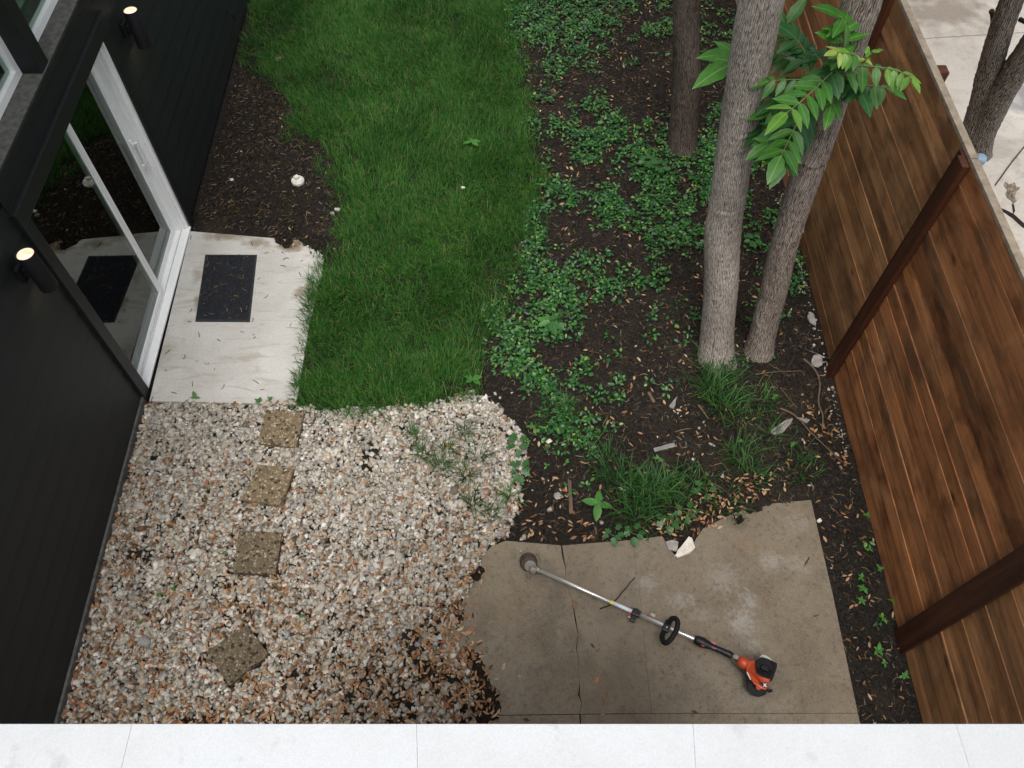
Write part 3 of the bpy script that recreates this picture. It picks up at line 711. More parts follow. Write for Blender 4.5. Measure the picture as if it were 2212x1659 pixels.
def pole(x, y, h, capm, label):
    t = thing('metal_pole', (x, y, 0), label, 'metal pole')
    link('tube', lathe_me('tube', [(.034, 0), (.034, h)], 20), GALV, t, (x, y, 0))
    link('dome_cap', lathe_me('dome_cap', [(.04, -.03), (.041, .0), (.036, .014), (.02, .024), (.003, .027)], 20), capm, t, (x, y, h))
_p = atX(2118, 342, 3.27)
pole(_p[0], _p[1], _p[2], BLUECAP, 'galvanised pole with a blue-grey cap behind the fence')
pole(3.14, 5.86, 2.12, GALV, 'bare grey pole end behind the far fence top')

# ================================================================== TREES
def trunk_me(name, pts, rads, amp, seg=84, step=.012, seed=1, su=9, sv=7, slant=.6, knots=()):
    pts = np.asarray(pts, float); L = np.concatenate([[0], np.cumsum(np.linalg.norm(np.diff(pts, axis=0), axis=1))])
    n = max(8, int(L[-1]/step)); s = smooth_path(pts, n); rr = np.interp(np.linspace(0, len(pts)-1, n), np.arange(len(pts)), rads)
    ln = np.concatenate([[0], np.cumsum(np.linalg.norm(np.diff(s, axis=0), axis=1))])
    t = np.gradient(s, axis=0); t /= np.linalg.norm(t, axis=1)[:, None]
    a0 = np.array([1., 0, 0]); S = np.zeros((n, 3)); v = a0
    for i in range(n):
        v = v - t[i]*(v@t[i]); v /= np.linalg.norm(v); S[i] = v
    Wv = np.cross(t, S); th = np.linspace(0, 2*math.pi, seg, endpoint=False)
    U_ = (np.arange(seg)/seg)[None, :]*np.ones((n, 1)); Vv = ln[:, None]*np.ones((1, seg))
    per = max(4, int(su*4))
    w1 = vn(U_*per + 1.5*vn(Vv*6, U_*0+seed, seed+3), Vv*sv*3 + U_*per*slant*0, seed, per)
    w2 = vn(U_*per*2, Vv*sv*7, seed+9, per*2)
    ridge = 1-np.abs(2*w1-1); ridge = .65*ridge + .35*w2
    lump = vn(U_*5, Vv*2.2, seed+21, 5)-.5
    rad = rr[:, None]*(1+.17*lump+.05*(vn(U_*0+3.3, Vv*3.1, seed+50)-.5)) + amp*(ridge-.5)*2
    for kv, ku, kr, kh in knots:
        du = np.minimum(np.abs(U_-ku), 1-np.abs(U_-ku))*2*math.pi*rr[:, None]
        rad = rad + kh*np.exp(-((Vv-kv)**2/(kr*.35)**2 + du**2/(kr*2.2)**2))
    rad = rad*(1+(.42+.35*(vn(U_*7, Vv*0, seed+40, 7)-.5))*np.exp(-Vv/.13))                              # root flare
    P = s[:, None, :] + rad[:, :, None]*(np.cos(th)[None, :, None]*S[:, None, :] + np.sin(th)[None, :, None]*Wv[:, None, :])
    V = P.reshape(-1, 3); ii = np.arange(n*seg).reshape(n, seg)
    Fc = np.stack([ii[:-1], np.roll(ii[:-1], -1, 1), np.roll(ii[1:], -1, 1), ii[1:]], -1).reshape(-1, 4)
    me = npmesh(name, V, Fc, True)
    at = me.attributes.new('ridge', 'FLOAT', 'POINT'); at.data.foreach_set('value', ridge.ravel().astype(np.float32))
    uv = me.uv_layers.new(name='UVMap'); circ = 2*math.pi*np.mean(rr)
    vu = np.stack([U_*circ, Vv], -1).reshape(-1, 2)
    uu = vu[Fc.ravel()].reshape(-1, 4, 2).copy()
    wrap = (Fc % seg == 0) & (np.max(Fc % seg, 1, keepdims=True) == seg-1); uu[..., 0][wrap] = circ
    uv.data.foreach_set('uv', uu.reshape(-1).astype(np.float32))
    return me
def crown_me(center, rx, rz, n, size, zmin):
    k = 26; cc = np.array(center) + rng.normal(0, 1, (k, 3))*np.array([rx*.55, rx*.55, rz*.5])
    cc[:, 2] = np.maximum(cc[:, 2], zmin+.9)
    P = cc[rng.integers(k, size=n)] + rng.normal(0, .36, (n, 3)); P[:, 2] = np.maximum(P[:, 2], zmin+rng.random(n)*.3)
    T = np.array([(-.5, 0, 0), (0, -.22, .03), (.5, 0, -.05), (0, .22, .03)]); S = size*(.7+.6*rng.random(n))[:, None]*np.ones((1, 3))
    V, Fc = instance(T, np.array([(0, 1, 2, 3)]), P, rots(n, .55), S)
    return npmesh('crown', V, Fc)
def extend(p0, p1, zs, drift):                                     # continue a stem upwards to higher levels
    d = (p1-p0)/(p1[2]-p0[2]); out = []
    for z in zs: out.append(p1 + d*(z-p1[2])*drift + np.array([0, 0, (z-p1[2])*(1-drift)]))
    return out
def make_tree(name, pts, rads, bark, amp, label, seed, crown, cat='tree', knots=(), **kw):
    t = thing(name, pts[0], label, cat)
    me = trunk_me('trunk', np.asarray(pts)-pts[0], rads, amp, seed=seed, knots=knots, **kw)
    tr = link('trunk', me, bark, t, pts[0])
    top = np.asarray(pts[-1])
    c, rx, rz, n, size, zmin = crown
    for k in range(5):
        a = k*1.26+seed; e = top+np.array([math.cos(a)*rx*.75, math.sin(a)*rx*.75, rz*(.4+.25*(k % 3))])
        p = smooth_path([top-np.array([0, 0, .12*k]), top*.6+e*.4+np.array([0, 0, .3]), e], 8)
        tube('limb', p, np.linspace(rads[-1]*.6, .015, 8), bark if False else STICKD, t, 7)
    link('crown', crown_me(c, rx, rz, n, size, zmin), CROWN, t, (0, 0, 0))
    return t
b1 = G(1477, 318); u1 = atD(1483, 0, 7.35)
make_tree('shade_tree', [b1-[0, 0, .08], b1*.5+u1*.5+[0.02, 0, 0], u1] + extend(b1, u1, (3.0, 5.0, 6.8), .8), [.142, .132, .125, .118, .108, .095], BARK1, .005,
          'dark brown tree trunk rising behind the two paler trunks', 3, ((1.6, 8.0, 8.2), 2.0, 1.4, 1500, .13, 7.0), seg=72, su=8, sv=4)
b2 = G(1549, 772); m2 = atD(1566, 480, 6.02); n2 = atD(1600, 240, 5.25); u2 = atD(1647, 0, 4.5)
make_tree('shade_tree', [b2-[0, 0, .08], b2*.5+m2*.5, m2, n2, u2] + extend(n2, u2, (4.6, 6.2, 7.6), .7), [.137, .134, .134, .130, .122, .115, .105, .09], BARK2, .0035,
          'pale grey thick tree trunk in front, monkey grass at its foot', 5, ((1.3, 5.2, 8.6), 2.0, 1.4, 1200, .13, 7.2), seg=100, su=11, sv=6, step=.010,
          knots=((1.02, .78, .04, .002), (1.62, .70, .04, .004), (1.65, .72, .025, -.006), (2.3, .78, .04, .003), (2.33, .8, .025, -.005)))
b3 = G(1640, 757); m3 = atD(1702, 500, 6.0); n3 = atD(1788, 240, 5.1); u3 = atD(1862, 0, 4.35)
tree3 = make_tree('shade_tree', [b3-[0, 0, .08], b3*.5+m3*.5, m3, n3, u3] + extend(n3, u3, (4.6, 6.2, 7.6), .6), [.108, .104, .100, .100, .101, .095, .085, .07], BARK3, .0055,
          'leaning brown tree trunk by the fence with a spray of green leaves', 7, ((2.6, 4.6, 8.4), 1.8, 1.3, 1100, .13, 7.2), seg=84, su=8, sv=4, step=.011,
          knots=((1.45, .1, .06, .012), (2.1, .7, .05, .01)))
# neighbour's forked tree
b4 = G(2100, 322); t4 = thing('forked_tree', b4, 'dark forked tree on the paving beyond the fence', 'tree')
fa = [b4-[0, 0, .1], atD(2118, 230, 7.75), atD(2143, 130, 7.1), atD(2185, 0, 6.3)]
fa += extend(fa[-2], fa[-1], (3.6, 5.4, 7.0), .6)
link('trunk', trunk_me('trunk', np.asarray(fa)-b4, [.125, .108, .098, .088, .08, .07, .06], .006, 60, .016, 12, 6, 4, knots=((.8, .3, .05, .015), (1.6, .8, .05, .012))), BARK4, t4, b4)
fb = [b4-[-.06, .05, .1], atD(2142, 240, 7.7), atD(2185, 165, 7.15), atD(2240, 85, 6.6)]
fb += extend(fb[-2], fb[-1], (3.4, 5.2, 6.8), .6)
link('trunk', trunk_me('trunk', np.asarray(fb)-b4, [.12, .118, .115, .11, .095, .08, .06], .007, 60, .016, 15, 6, 4, knots=((1.2, .2, .05, .02), (1.7, .55, .05, .015))), BARK4, t4, b4)
tube('broken_stub', [atD(2152, 62, 6.9), atD(2146, 42, 6.8), atD(2144, 30, 6.72), atD(2142, 24, 6.68)], [.028, .024, .02, .022], BARKS if False else STICKD, t4, 10)
tube('broken_stub', [atD(2204, 42, 6.5), atD(2222, 52, 6.4), atD(2240, 60, 6.3)], [.02, .016, .012], STICKD, t4, 8)
link('crown', crown_me((6.2, 7.6, 8.4), 1.6, 1.2, 900, .13, 7.0), CROWN, t4)

# ---- leafy shoot on the leaning trunk
def leaf_me(name, L=1.0, W=.42, fold=.10, droop=.18, rows=6, serr=0.0, shape=1.0):
    V = []; Fc = []
    for i in range(rows+1):
        t = i/rows; w = W*.5*(math.sin(math.pi*t**(.78*shape))**.85 if 0 < t < 1 else .0)
        if 0 < t < 1 and serr: w *= 1+serr*(1 if i % 2 else -1)
        z = -droop*t*t*L; x = t*L
        V += [(x, -w, z+fold*w), (x, 0, z), (x, w, z+fold*w)]
    for i in range(rows):
        a = i*3; Fc += [(a, a+3, a+4, a+1), (a+1, a+4, a+5, a+2)]
    return mk(name, V, Fc, True)
LME = {}
for k in LEAFM:
    LME[k] = [leaf_me('leaflet', 1, w, f, d, 7, .05) for w, f, d in ((.44, .12, .12), (.40, .2, .22), (.48, .08, .3))]
    for me in LME[k]: me.materials.append(LEAFM[k])
def put_leaf(parent, base, direction, normal, L, kind):
    x = np.array(direction, float); x /= np.linalg.norm(x); z = np.array(normal, float); z -= x*(z@x); z /= np.linalg.norm(z)+1e-9; y = np.cross(z, x)
    o = bpy.data.objects.new('leaflet', LME[kind][random.randrange(3)]); COL.objects.link(o); o.parent = parent
    b = np.array(base)-ORG[parent.name]
    wd = random.uniform(.85, 1.1)
    o.matrix_basis = Matrix(((x[0]*L, y[0]*L*wd, z[0]*L, b[0]), (x[1]*L, y[1]*L*wd, z[1]*L, b[1]), (x[2]*L, y[2]*L*wd, z[2]*L, b[2]), (0, 0, 0, 1)))
    return o
def compound(px, depths, pairs, L0, L1, kinds, sag=.25, term=True, spread=1.0):
    n = len(px); P = [atD(p[0], p[1], d) for p, d in zip(px, np.interp(np.linspace(0, 1, n), np.linspace(0, 1, len(depths)), depths))]
    S = smooth_path(P, 24)
    rach = tube('shoot', S, np.linspace(.005, .0022, 24), STEMG, tree3, 6)
    up = np.array([0, 0, 1.]); up = up*.75 - CF*.5
    pairs = pairs+1
    for i in range(pairs):
        t = (i+.7)/(pairs+.3); k = min(22, int(t*23)); tan = S[k+1]-S[k]; tan /= np.linalg.norm(tan)
        s = np.cross(up, tan); s /= np.linalg.norm(s); L = (L0+(L1-L0)*t)*random.uniform(.78, 1.15)
        kd = kinds[min(len(kinds)-1, int(t*len(kinds)))]
        for sd in (-1, 1):
            d = s*sd*spread*random.uniform(.85, 1.1) + tan*random.uniform(.45, .75) - np.array([0, 0, sag])*random.uniform(.5, 1.3)
            nrm = up + s*sd*.35 + rng.normal(0, .18, 3)
            put_leaf(rach, S[k], d, nrm, L, kd)
    if term:
        tan = S[-1]-S[-2]; tan /= np.linalg.norm(tan)
        put_leaf(rach, S[-1], tan-np.array([0, 0, sag*.5]), up, L1*1.25, kinds[-1])
    return rach
tube('shoot', smooth_path([atD(1812, 205, 4.93), atD(1806, 175, 4.72), atD(1800, 152, 4.6)], 8), .008, STICKM, tree3, 8)
compound([(1800, 153), (1770, 182), (1735, 215), (1700, 243)], (4.55, 4.25), 5, .165, .16, ['dark', 'mid', 'mid', 'bright'], .18)
compound([(1802, 152), (1850, 142), (1905, 146), (1945, 155), (1970, 170)], (4.55, 4.35), 7, .15, .075, ['mid', 'mid', 'bright', 'bright'], .6, spread=.95)
compound([(1822, 97), (1825, 70), (1825, 50), (1815, 36)], (4.4, 4.3), 3, .15, .14, ['mid', 'mid'], .35)
compound([(1775, 172), (1735, 172), (1700, 172), (1662, 175)], (4.75, 4.85), 4, .11, .12, ['dark', 'mid'], .4)
compound([(1752, 150), (1742, 120), (1728, 95), (1718, 82)], (4.8, 4.75), 4, .10, .15, ['dark', 'dark'], .2)
compound([(1735, 138), (1700, 122), (1675, 112)], (4.95, 5.0), 3, .13, .14, ['mid', 'mid'], .3)
compound([(1745, 215), (1722, 265), (1705, 300), (1688, 335)], (4.9, 4.8), 4, .17, .16, ['dark', 'mid'], .25)
compound([(1760, 250), (1720, 270), (1690, 280)], (5.0, 5.0), 3, .18, .16, ['dark', 'dark'], .2)
compound([(1795, 160), (1840, 180), (1880, 185), (1915, 190)], (4.75, 4.65), 5, .14, .11, ['dark', 'dark', 'mid'], .5)
compound([(1790, 170), (1800, 200), (1795, 230)], (4.8, 4.7), 3, .14, .13, ['dark', 'mid'], .3)
compound([(1770, 130), (1760, 118), (1735, 128)], (4.75, 4.75), 3, .11, .10, ['dark', 'dark'], .2)
compound([(1850, 118), (1830, 115), (1808, 112)], (4.3, 4.2), 3, .12, .07, ['mid', 'bright', 'young'], .5)
compound([(1855, 140), (1872, 118), (1886, 110)], (4.4, 4.3), 2, .055, .06, ['young', 'bright'], .3)
compound([(1860, 138), (1868, 132), (1872, 128)], (4.38, 4.3), 2, .04, .04, ['young'], .3)
compound([(1800, 150), (1812, 135), (1822, 110)], (4.55, 4.4), 3, .13, .13, ['dark', 'mid'], .3)
compound([(1640, 150), (1605, 128), (1588, 122)], (5.2, 5.15), 1, .17, .2, ['mid'], .2)
compound([(1630, 150), (1605, 132), (1580, 138)], (5.15, 5.05), 1, .12, .24, ['mid'], .2)
compound([(1640, 200), (1615, 190), (1600, 195)], (5.2, 5.2), 2, .10, .12, ['dark', 'mid'], .3)
compound([(1665, 230), (1650, 270), (1645, 300)], (5.25, 5.2), 3, .16, .15, ['dark', 'dark'], .3)
compound([(1735, 225), (1700, 235), (1668, 240)], (5.0, 5.05), 4, .13, .13, ['dark', 'mid'], .3)
compound([(1725, 270), (1705, 310), (1690, 345)], (4.95, 4.85), 4, .15, .15, ['dark', 'mid'], .25)
compound([(1715, 285), (1685, 300), (1660, 312)], (5.05, 5.0), 3, .15, .14, ['dark', 'mid'], .25)
compound([(1735, 165), (1705, 195), (1675, 215)], (4.95, 5.0), 4, .12, .12, ['dark', 'dark'], .3)
compound([(1805, 165), (1835, 175), (1860, 200)], (4.72, 4.6), 3, .13, .12, ['dark', 'dark'], .4)
compound([(1700, 90), (1690, 70), (1700, 52)], (5.0, 4.95), 2, .10, .16, ['dark', 'mid'], .2)

# ================================================================== COVER ON THE GROUND
# ---- gravel
def pebble_templates(k):
    out = []
    for i in range(k):
        bm = bmesh.new(); P = rng.normal(0, 1, (13, 3)); P /= np.linalg.norm(P, axis=1)[:, None]
        P *= (0.82+.25*rng.random((13, 1)))
        for p in P: bm.verts.new(p)
        r = bmesh.ops.convex_hull(bm, input=bm.verts[:])
        bmesh.ops.delete(bm, geom=[g for g in r['geom_interior'] if isinstance(g, bmesh.types.BMVert)], context='VERTS')
        bmesh.ops.triangulate(bm, faces=bm.faces[:]); bm.verts.ensure_lookup_table()
        bmesh.ops.recalc_face_normals(bm, faces=bm.faces[:])
        for j, v in enumerate(bm.verts): v.index = j
        out.append((np.array([v.co[:] for v in bm.verts]), np.array([[v.index for v in f.verts] for f in bm.faces]))); bm.free()
    return out
PT = pebble_templates(10)
def px_of(P):
    Q = np.stack([P[:, 0], P[:, 1], np.zeros(len(P))], 1)-EYE; d = Q@CF
    return PW/2+FPX*(Q@CR)/d, PH/2-FPX*(Q@CU)/d
DARKZ = GP([(1000, 1280), (900, 1370), (760, 1400), (640, 1470), (430, 1540), (200, 1580), (100, 1720), (1060, 1720), (1060, 1500)])
def gdens(P):
    dk = inside(P + .1*np.stack([fbm(P[:, 0]*5, P[:, 1]*5, 60)-.5, fbm(P[:, 0]*5, P[:, 1]*5, 61)-.5], 1)*4, DARKZ)
    d = np.where(dk, .62*np.clip(fbm(P[:, 0]*7, P[:, 1]*7, 44)*2-.2, .1, 1.2), 1.0)
    for (hx, hy, r) in ((800, 975, .10), (790, 1010, .06), (325, 990, .05), (300, 1200, .08), (535, 1325, .07), (420, 1010, .03), (860, 1520, .08), (930, 1450, .12), (480, 1265, .04)):
        c = G(hx, hy); d = d*(1-.93*np.exp(-((P[:, 0]-c[0])**2+(P[:, 1]-c[1])**2)/(r*r)))
    return d
STEPS = [[(574, 885), (657, 892), (640, 965), (557, 957)], [(557, 1004), (635, 1012), (609, 1093), (522, 1079)],
         [(516, 1147), (609, 1150), (595, 1239), (503, 1237)], [(533, 1350), (580, 1413), (496, 1480), (445, 1408)]]
def not_in(P, polys):
    k = np.ones(len(P), bool)
    for q in polys: k &= ~inside(P, q)
    return P[k]
parts = []
STEPP = [GP([(x+(x-np.mean([p[0] for p in s]))*.06, y+(y-np.mean([p[1] for p in s]))*.06) for x, y in s], .055) for s in STEPS]
for lay, (dens, zoff) in enumerate(((2000, -.002), (1250, .007), (950, .015))):
    P = scatter_in(GRAVEL, dens, .035, 5+lay, gdens)
    P = not_in(P, STEPP)
    P = P[(P[:, 0] > WALLX+.01)]
    n = len(P); s = .0136*np.exp(rng.normal(0, .30, n)); S = np.stack([s*(1.1+.5*rng.random(n)), s*(.9+.4*rng.random(n)), s*(.62+.3*rng.random(n))], 1)*1.18
    z = ground_z(P[:, 0], P[:, 1])+zoff+rng.random(n)*.010
    pos = np.stack([P[:, 0], P[:, 1], z], 1); R = rots(n, .35); ch = rng.integers(len(PT), size=n)
    for k in range(len(PT)):
        q = ch == k
        if q.any(): parts.append(instance(PT[k][0], PT[k][1], pos[q], R[q], S[q]))
# strays beyond the edge, and pale rubble at the fence foot
stray = []
for poly, dn in ((GP([(1040, 840), (1140, 930), (1150, 1160), (1380, 1165), (1320, 1040), (1200, 980), (1130, 850)]), 26), (BED, 2.0), (LEFTBED, 5)):
    stray.append(scatter_in(poly, dn, .05, 77))
stray = np.concatenate(stray)
yy = 2.9+rng.random(170)**.8*3.0; rub = np.stack([fence_x(yy)-.015-np.abs(rng.normal(0, .045, 170)), yy], 1)
hand = np.array([G(x, y)[:2] for x, y in ((1464, 893), (1519, 912), (1510, 925), (1496, 993), (1542, 964), (1535, 960), (1470, 900), (1125, 1194), (1408, 1332), (1105, 850), (1058, 858), (1070, 852), (1130, 1160), (1134, 1164), (1126, 1166), (1210, 1060), (1150, 1060), (1300, 1545), (1080, 860), (950, 1480), (1062, 1545), (1560, 1030))])
for P, sc in ((stray, .8), (rub, .75), (hand, 1.1)):
    n = len(P); s = .0105*sc*np.exp(rng.normal(0, .35, n)); S = np.stack([s*1.3, s*1.05, s*.8], 1)
    pos = np.stack([P[:, 0], P[:, 1], np.maximum(ground_z(P[:, 0], P[:, 1]), 0)+.008], 1)
    inp = inside(P, GP(rightp)) | inside(P, GP(leftp)) | inside(P, GP(midp)); pos[inp, 2] = PZ+.007
    R = rots(n, .3); ch = rng.integers(len(PT), size=n)
    for k in range(len(PT)):
        q = ch == k
        if q.any(): parts.append(instance(PT[k][0], PT[k][1], pos[q], R[q], S[q]))
V, Fc = join(parts)
gr = link('gravel', npmesh('gravel', V, Fc), PEBBLE); tag(gr, 'white and tan pebble gravel beside the charcoal house wall', 'gravel', kind='stuff')

# ---- lawn
def blades(P, z, L, Wd, lean, yaw=None):
    n = len(P); a = rng.random(n)*2*math.pi if yaw is None else yaw
    d = np.stack([np.cos(a), np.sin(a), np.zeros(n)], 1); s = np.stack([-np.sin(a), np.cos(a), np.zeros(n)], 1); up = np.array([0, 0, 1.])
    base = np.stack([P[:, 0], P[:, 1], z], 1); V = []
    for t, w in ((0, 1), (.4, .9), (.75, .6)):
        c = base + up*(L*(t - .32*lean*t*t))[:, None] + d*(L*lean*t**1.7)[:, None]
        V += [c-s*(Wd*w/2)[:, None], c+s*(Wd*w/2)[:, None]]
    V.append(base + up*(L*(1-.32*lean-.10*lean*lean))[:, None] + d*(L*lean)[:, None])
    V = np.stack(V, 1).reshape(-1, 3); o = (np.arange(n)*7)[:, None]
    T = np.array([(0, 1, 3), (0, 3, 2), (2, 3, 5), (2, 5, 4), (4, 5, 6)])
    return V, (T[None]+o[:, :, None]).reshape(-1, 3)
def lawnd(P):
    d = .25+1.15*fbm(P[:, 0]*3, P[:, 1]*3, 90)
    for (hx, hy, r, k) in ((805, 380, .16, .55), (830, 600, .2, .25), (990, 415, .10, .7), (880, 380, .2, .35), (610, 60, .3, .45), (560, 100, .3, .5), (690, 330, .2, .6), (1000, 330, .12, .4), (720, 250, .2, .3), (900, 340, .1, .5), (660, 200, .2, .4)):
        c = G(hx, hy); d = d*(1-k*np.exp(-((P[:, 0]-c[0])**2+(P[:, 1]-c[1])**2)/(r*r)))
    d = d*np.clip((fbm(P[:, 0]*5+9, P[:, 1]*5, 191)-.15)*5, .35, 1)
    return np.clip(d, 0, 1)
P = scatter_in(LAWN, 13000, .21, 20, lawnd)
P = P[P[:, 0] > WALLX+.03]
P = not_in(P, [GP([(405, 500), (650, 522), (676, 580), (650, 700), (630, 872), (320, 870)])])
n = len(P); cl = fbm(P[:, 0]*4, P[:, 1]*4, 33)
L = (.06+.075*cl)*(.5+.75*rng.random(n))*np.where(rng.random(n) < .05, 1.45, 1.0); yaw = rng.random(n)*2*math.pi
yaw = np.where(rng.random(n) < .35, 5.0*fbm(P[:, 0]*1.6, P[:, 1]*1.6, 71)+rng.normal(0, .5, n), yaw)
V, Fc = blades(P, ground_z(P[:, 0], P[:, 1])-.003, L, .0026+.0030*rng.random(n), .3+.8*rng.random(n), yaw)
lawn = link('lawn', npmesh('lawn', V, Fc), GRASS); tag(lawn, 'uncut green lawn grass between the house and the tree bed', 'grass', kind='stuff')

# ---- mulch chips and shredded bark
chipT = np.array([(-.5, -.5, 0), (.5, -.35, 0), (.5, .4, 0), (-.5, .5, 0), (-.45, -.4, 1), (.5, -.3, .8), (.42, .35, 1), (-.5, .42, .9)])
chipF = np.array([(4, 5, 6, 7), (0, 1, 5, 4), (1, 2, 6, 5), (2, 3, 7, 6), (3, 0, 4, 7)])
def chips(P, L0=.012, L1=.05, z=None):
    n = len(P); L = L0+(L1-L0)*rng.random(n)**2; S = np.stack([L, L*(.10+.22*rng.random(n)), .002+.004*rng.random(n)], 1)
    zz = ground_z(P[:, 0], P[:, 1]) if z is None else z
    return instance(chipT, chipF, np.stack([P[:, 0], P[:, 1], zz+rng.random(n)*.008], 1), rots(n, .22), S)
P1 = scatter_in(BED, 1150, .04, 51); P2 = scatter_in(LEFTBED, 1500, .05, 52); P3 = scatter_in(DARKZ, 700, .05, 53)
Pp = np.concatenate([np.array(G(x, y)[:2]) + rng.normal(0, r, (k, 2)) for x, y, r, k in ((620, 525, .10, 190), (685, 540, .08, 120), (1018, 1245, .05, 60), (1590, 1132, .03, 40), (1600, 1095, .12, 120), (1050, 1500, .06, 60), (1030, 1380, .05, 40), (1010, 1420, .06, 60), (1700, 1085, .1, 80))])
V, Fc = join([chips(P1), chips(P2), chips(P3), chips(Pp, .01, .035, ground_z(Pp[:, 0], Pp[:, 1])+.004)])
mu = link('mulch', npmesh('mulch', V, Fc), MULCH); tag(mu, 'dark shredded bark mulch over the planting beds', 'mulch', kind='stuff')

# ---- catkins: curly brown strings
def catkins(P, z, L0=.03, L1=.085):
    n = len(P); k = 6; a = rng.random(n)*2*math.pi; L = L0+(L1-L0)*rng.random(n); cur = rng.normal(0, 1.5, n); r = .0014+.0016*rng.random(n)
    V = []; x = np.zeros(n); y = np.zeros(n); ang = a.copy(); hz = rng.random(n)*.006
    for i in range(k):
        c = np.stack([P[:, 0]+x, P[:, 1]+y, z+.003+hz+.005*np.sin(i*1.1+a)**2], 1)
        s = np.stack([-np.sin(ang), np.cos(ang), np.zeros(n)], 1)*r[:, None]
        V += [c-s, c+s, c+np.stack([np.zeros(n), np.zeros(n), r*1.6], 1)]
        ang = ang+cur/k+rng.normal(0, .22, n); x = x+np.cos(ang)*L/k; y = y+np.sin(ang)*L/k
    V = np.stack(V, 1).reshape(-1, 3); T = []
    for i in range(k-1):
        b = i*3; T += [(b, b+3, b+5, b+2), (b+2, b+5, b+4, b+1)]
    return V, (np.array(T)[None]+(np.arange(n)*3*k)[:, None, None]).reshape(-1, 4)
A = scatter_in(LEFTBED, 330, .05, 61); B = scatter_in(BED, 190, .05, 62); STEPPOLY = GP([(415, 505), (660, 525), (690, 560), (660, 700), (640, 868), (330, 862)], .03)
Cc = scatter_in(STEPPOLY, 20, .02, 63); D = scatter_in(GP([(445, 553), (552, 553), (538, 690), (425, 690)], .045), 210, .0, 64)
E_ = scatter_in(GP(leftp+rightp), 1.2, .02, 65); Gc = scatter_in(GRAVEL, 45, .03, 66); Ed = scatter_in(GP([(1000, 1200), (1040, 1200), (1040, 1330), (1080, 1560), (1000, 1560), (975, 1340)], PZ), 90, .04, 67)
V, Fc = join([catkins(A, ground_z(A[:, 0], A[:, 1])), catkins(B, ground_z(B[:, 0], B[:, 1])), catkins(Cc, .03+0*Cc[:, 0]), catkins(D, .043+0*D[:, 0], .03, .07), catkins(E_, PZ+0*E_[:, 0], .02, .05), catkins(Gc, .02+0*Gc[:, 0]), catkins(Ed, PZ+0*Ed[:, 0], .02, .06)])
ck = link('catkin_litter', npmesh('catkin_litter', V, Fc), CATKIN); tag(ck, 'curly brown catkins shed over soil, step and doormat', 'catkins', kind='stuff')

# ---- fallen leaves
lt = np.array([(-.5, 0, .02), (-.15, -.17, .07), (.2, -.16, .05), (.5, 0, -.02), (.2, .16, .06), (-.15, .17, .07), (-.15, 0, 0), (.2, 0, 0)])
lf = np.array([(0, 1, 6), (6, 1, 2), (6, 2, 7), (7, 2, 3), (7, 3, 4), (7, 4, 5), (7, 5, 6), (6, 5, 0)])
def litter(P, z, L0=.03, L1=.056, tilt=.3):
    n = len(P); L = L0+(L1-L0)*rng.random(n); S = np.stack([L, L*(.75+.5*rng.random(n)), L*(.3+1.2*rng.random(n))], 1)
    return instance(lt, lf, np.stack([P[:, 0], P[:, 1], z], 1), rots(n, tilt), S)
def gz(P, o=.012): return ground_z(P[:, 0], P[:, 1])+o+rng.random(len(P))*.012
la = scatter_in(GRAVEL, 700, .03, 80, lambda P: np.clip(.12+(.85+.35*np.clip(-1.2-P[:, 0], 0, 1.5))*(3.1-P[:, 1])/1.9*(.4+1.2*fbm(P[:, 0]*4, P[:, 1]*4, 14)), .12, 1)); lb = scatter_in(DARKZ, 520, .06, 81, lambda P: .35+.65*(fbm(P[:, 0]*5, P[:, 1]*5, 12) > .45))
lc = scatter_in(BED, 50, .03, 82); ld = scatter_in(GP([(1380, 1150), (1430, 1120), (1520, 1070), (1600, 1040), (1650, 1050), (1640, 1085), (1560, 1125), (1500, 1160), (1420, 1172)]), 900, .04, 83)
le = scatter_in(GP([(1725, 880), (1790, 880), (1835, 1010), (1800, 1010), (1745, 950)]), 330, .04, 84); lg = scatter_in(GP([(1100, 1010), (1180, 1020), (1330, 1150), (1380, 1165), (1110, 1168)]), 190, .03, 85)
lh = scatter_in(LEFTBED, 14, .03, 86); li = scatter_in(GP([(1000, 1240), (1040, 1210), (1035, 1280), (1000, 1330), (1020, 1440), (1075, 1480), (1060, 1560), (960, 1560), (960, 1330)], PZ), 190, .05, 87)
lj = np.array([G(x, y, PZ)[:2] for x, y in ((1040, 1418), (1088, 1440), (1402, 1330), (1500, 1538), (1137, 1555), (1555, 1140), (1240, 1312), (1290, 1470), (1590, 1120), (1310, 1500), (1280, 1395))])
lk = scatter_in(GP([(1560, 1030), (1640, 1020), (1680, 1060), (1600, 1080)]), 380, .03, 88); lm = scatter_in(GP([(1770, 1150), (1850, 1100), (1980, 1560), (1880, 1560)]), 30, .03, 89)
ln_ = scatter_in(STEPPOLY, 2.5, .0, 90); lo_ = scatter_in(GP([(560, 868), (650, 868), (655, 900), (560, 895)]), 260, .03, 91)
lq_ = np.concatenate([np.array(G(x, y)[:2]) + rng.normal(0, r, (k, 2)) for x, y, r, k in ((1005, 1500, .15, 80), (1030, 1535, .10, 45), (1015, 1250, .06, 35), (975, 1350, .12, 60), (1000, 1420, .09, 45), (620, 530, .12, 18))])
lp_ = scatter_in(GP([(120, 1560), (320, 870), (345, 870), (200, 1420), (210, 1600)]), 190, .02, 92)
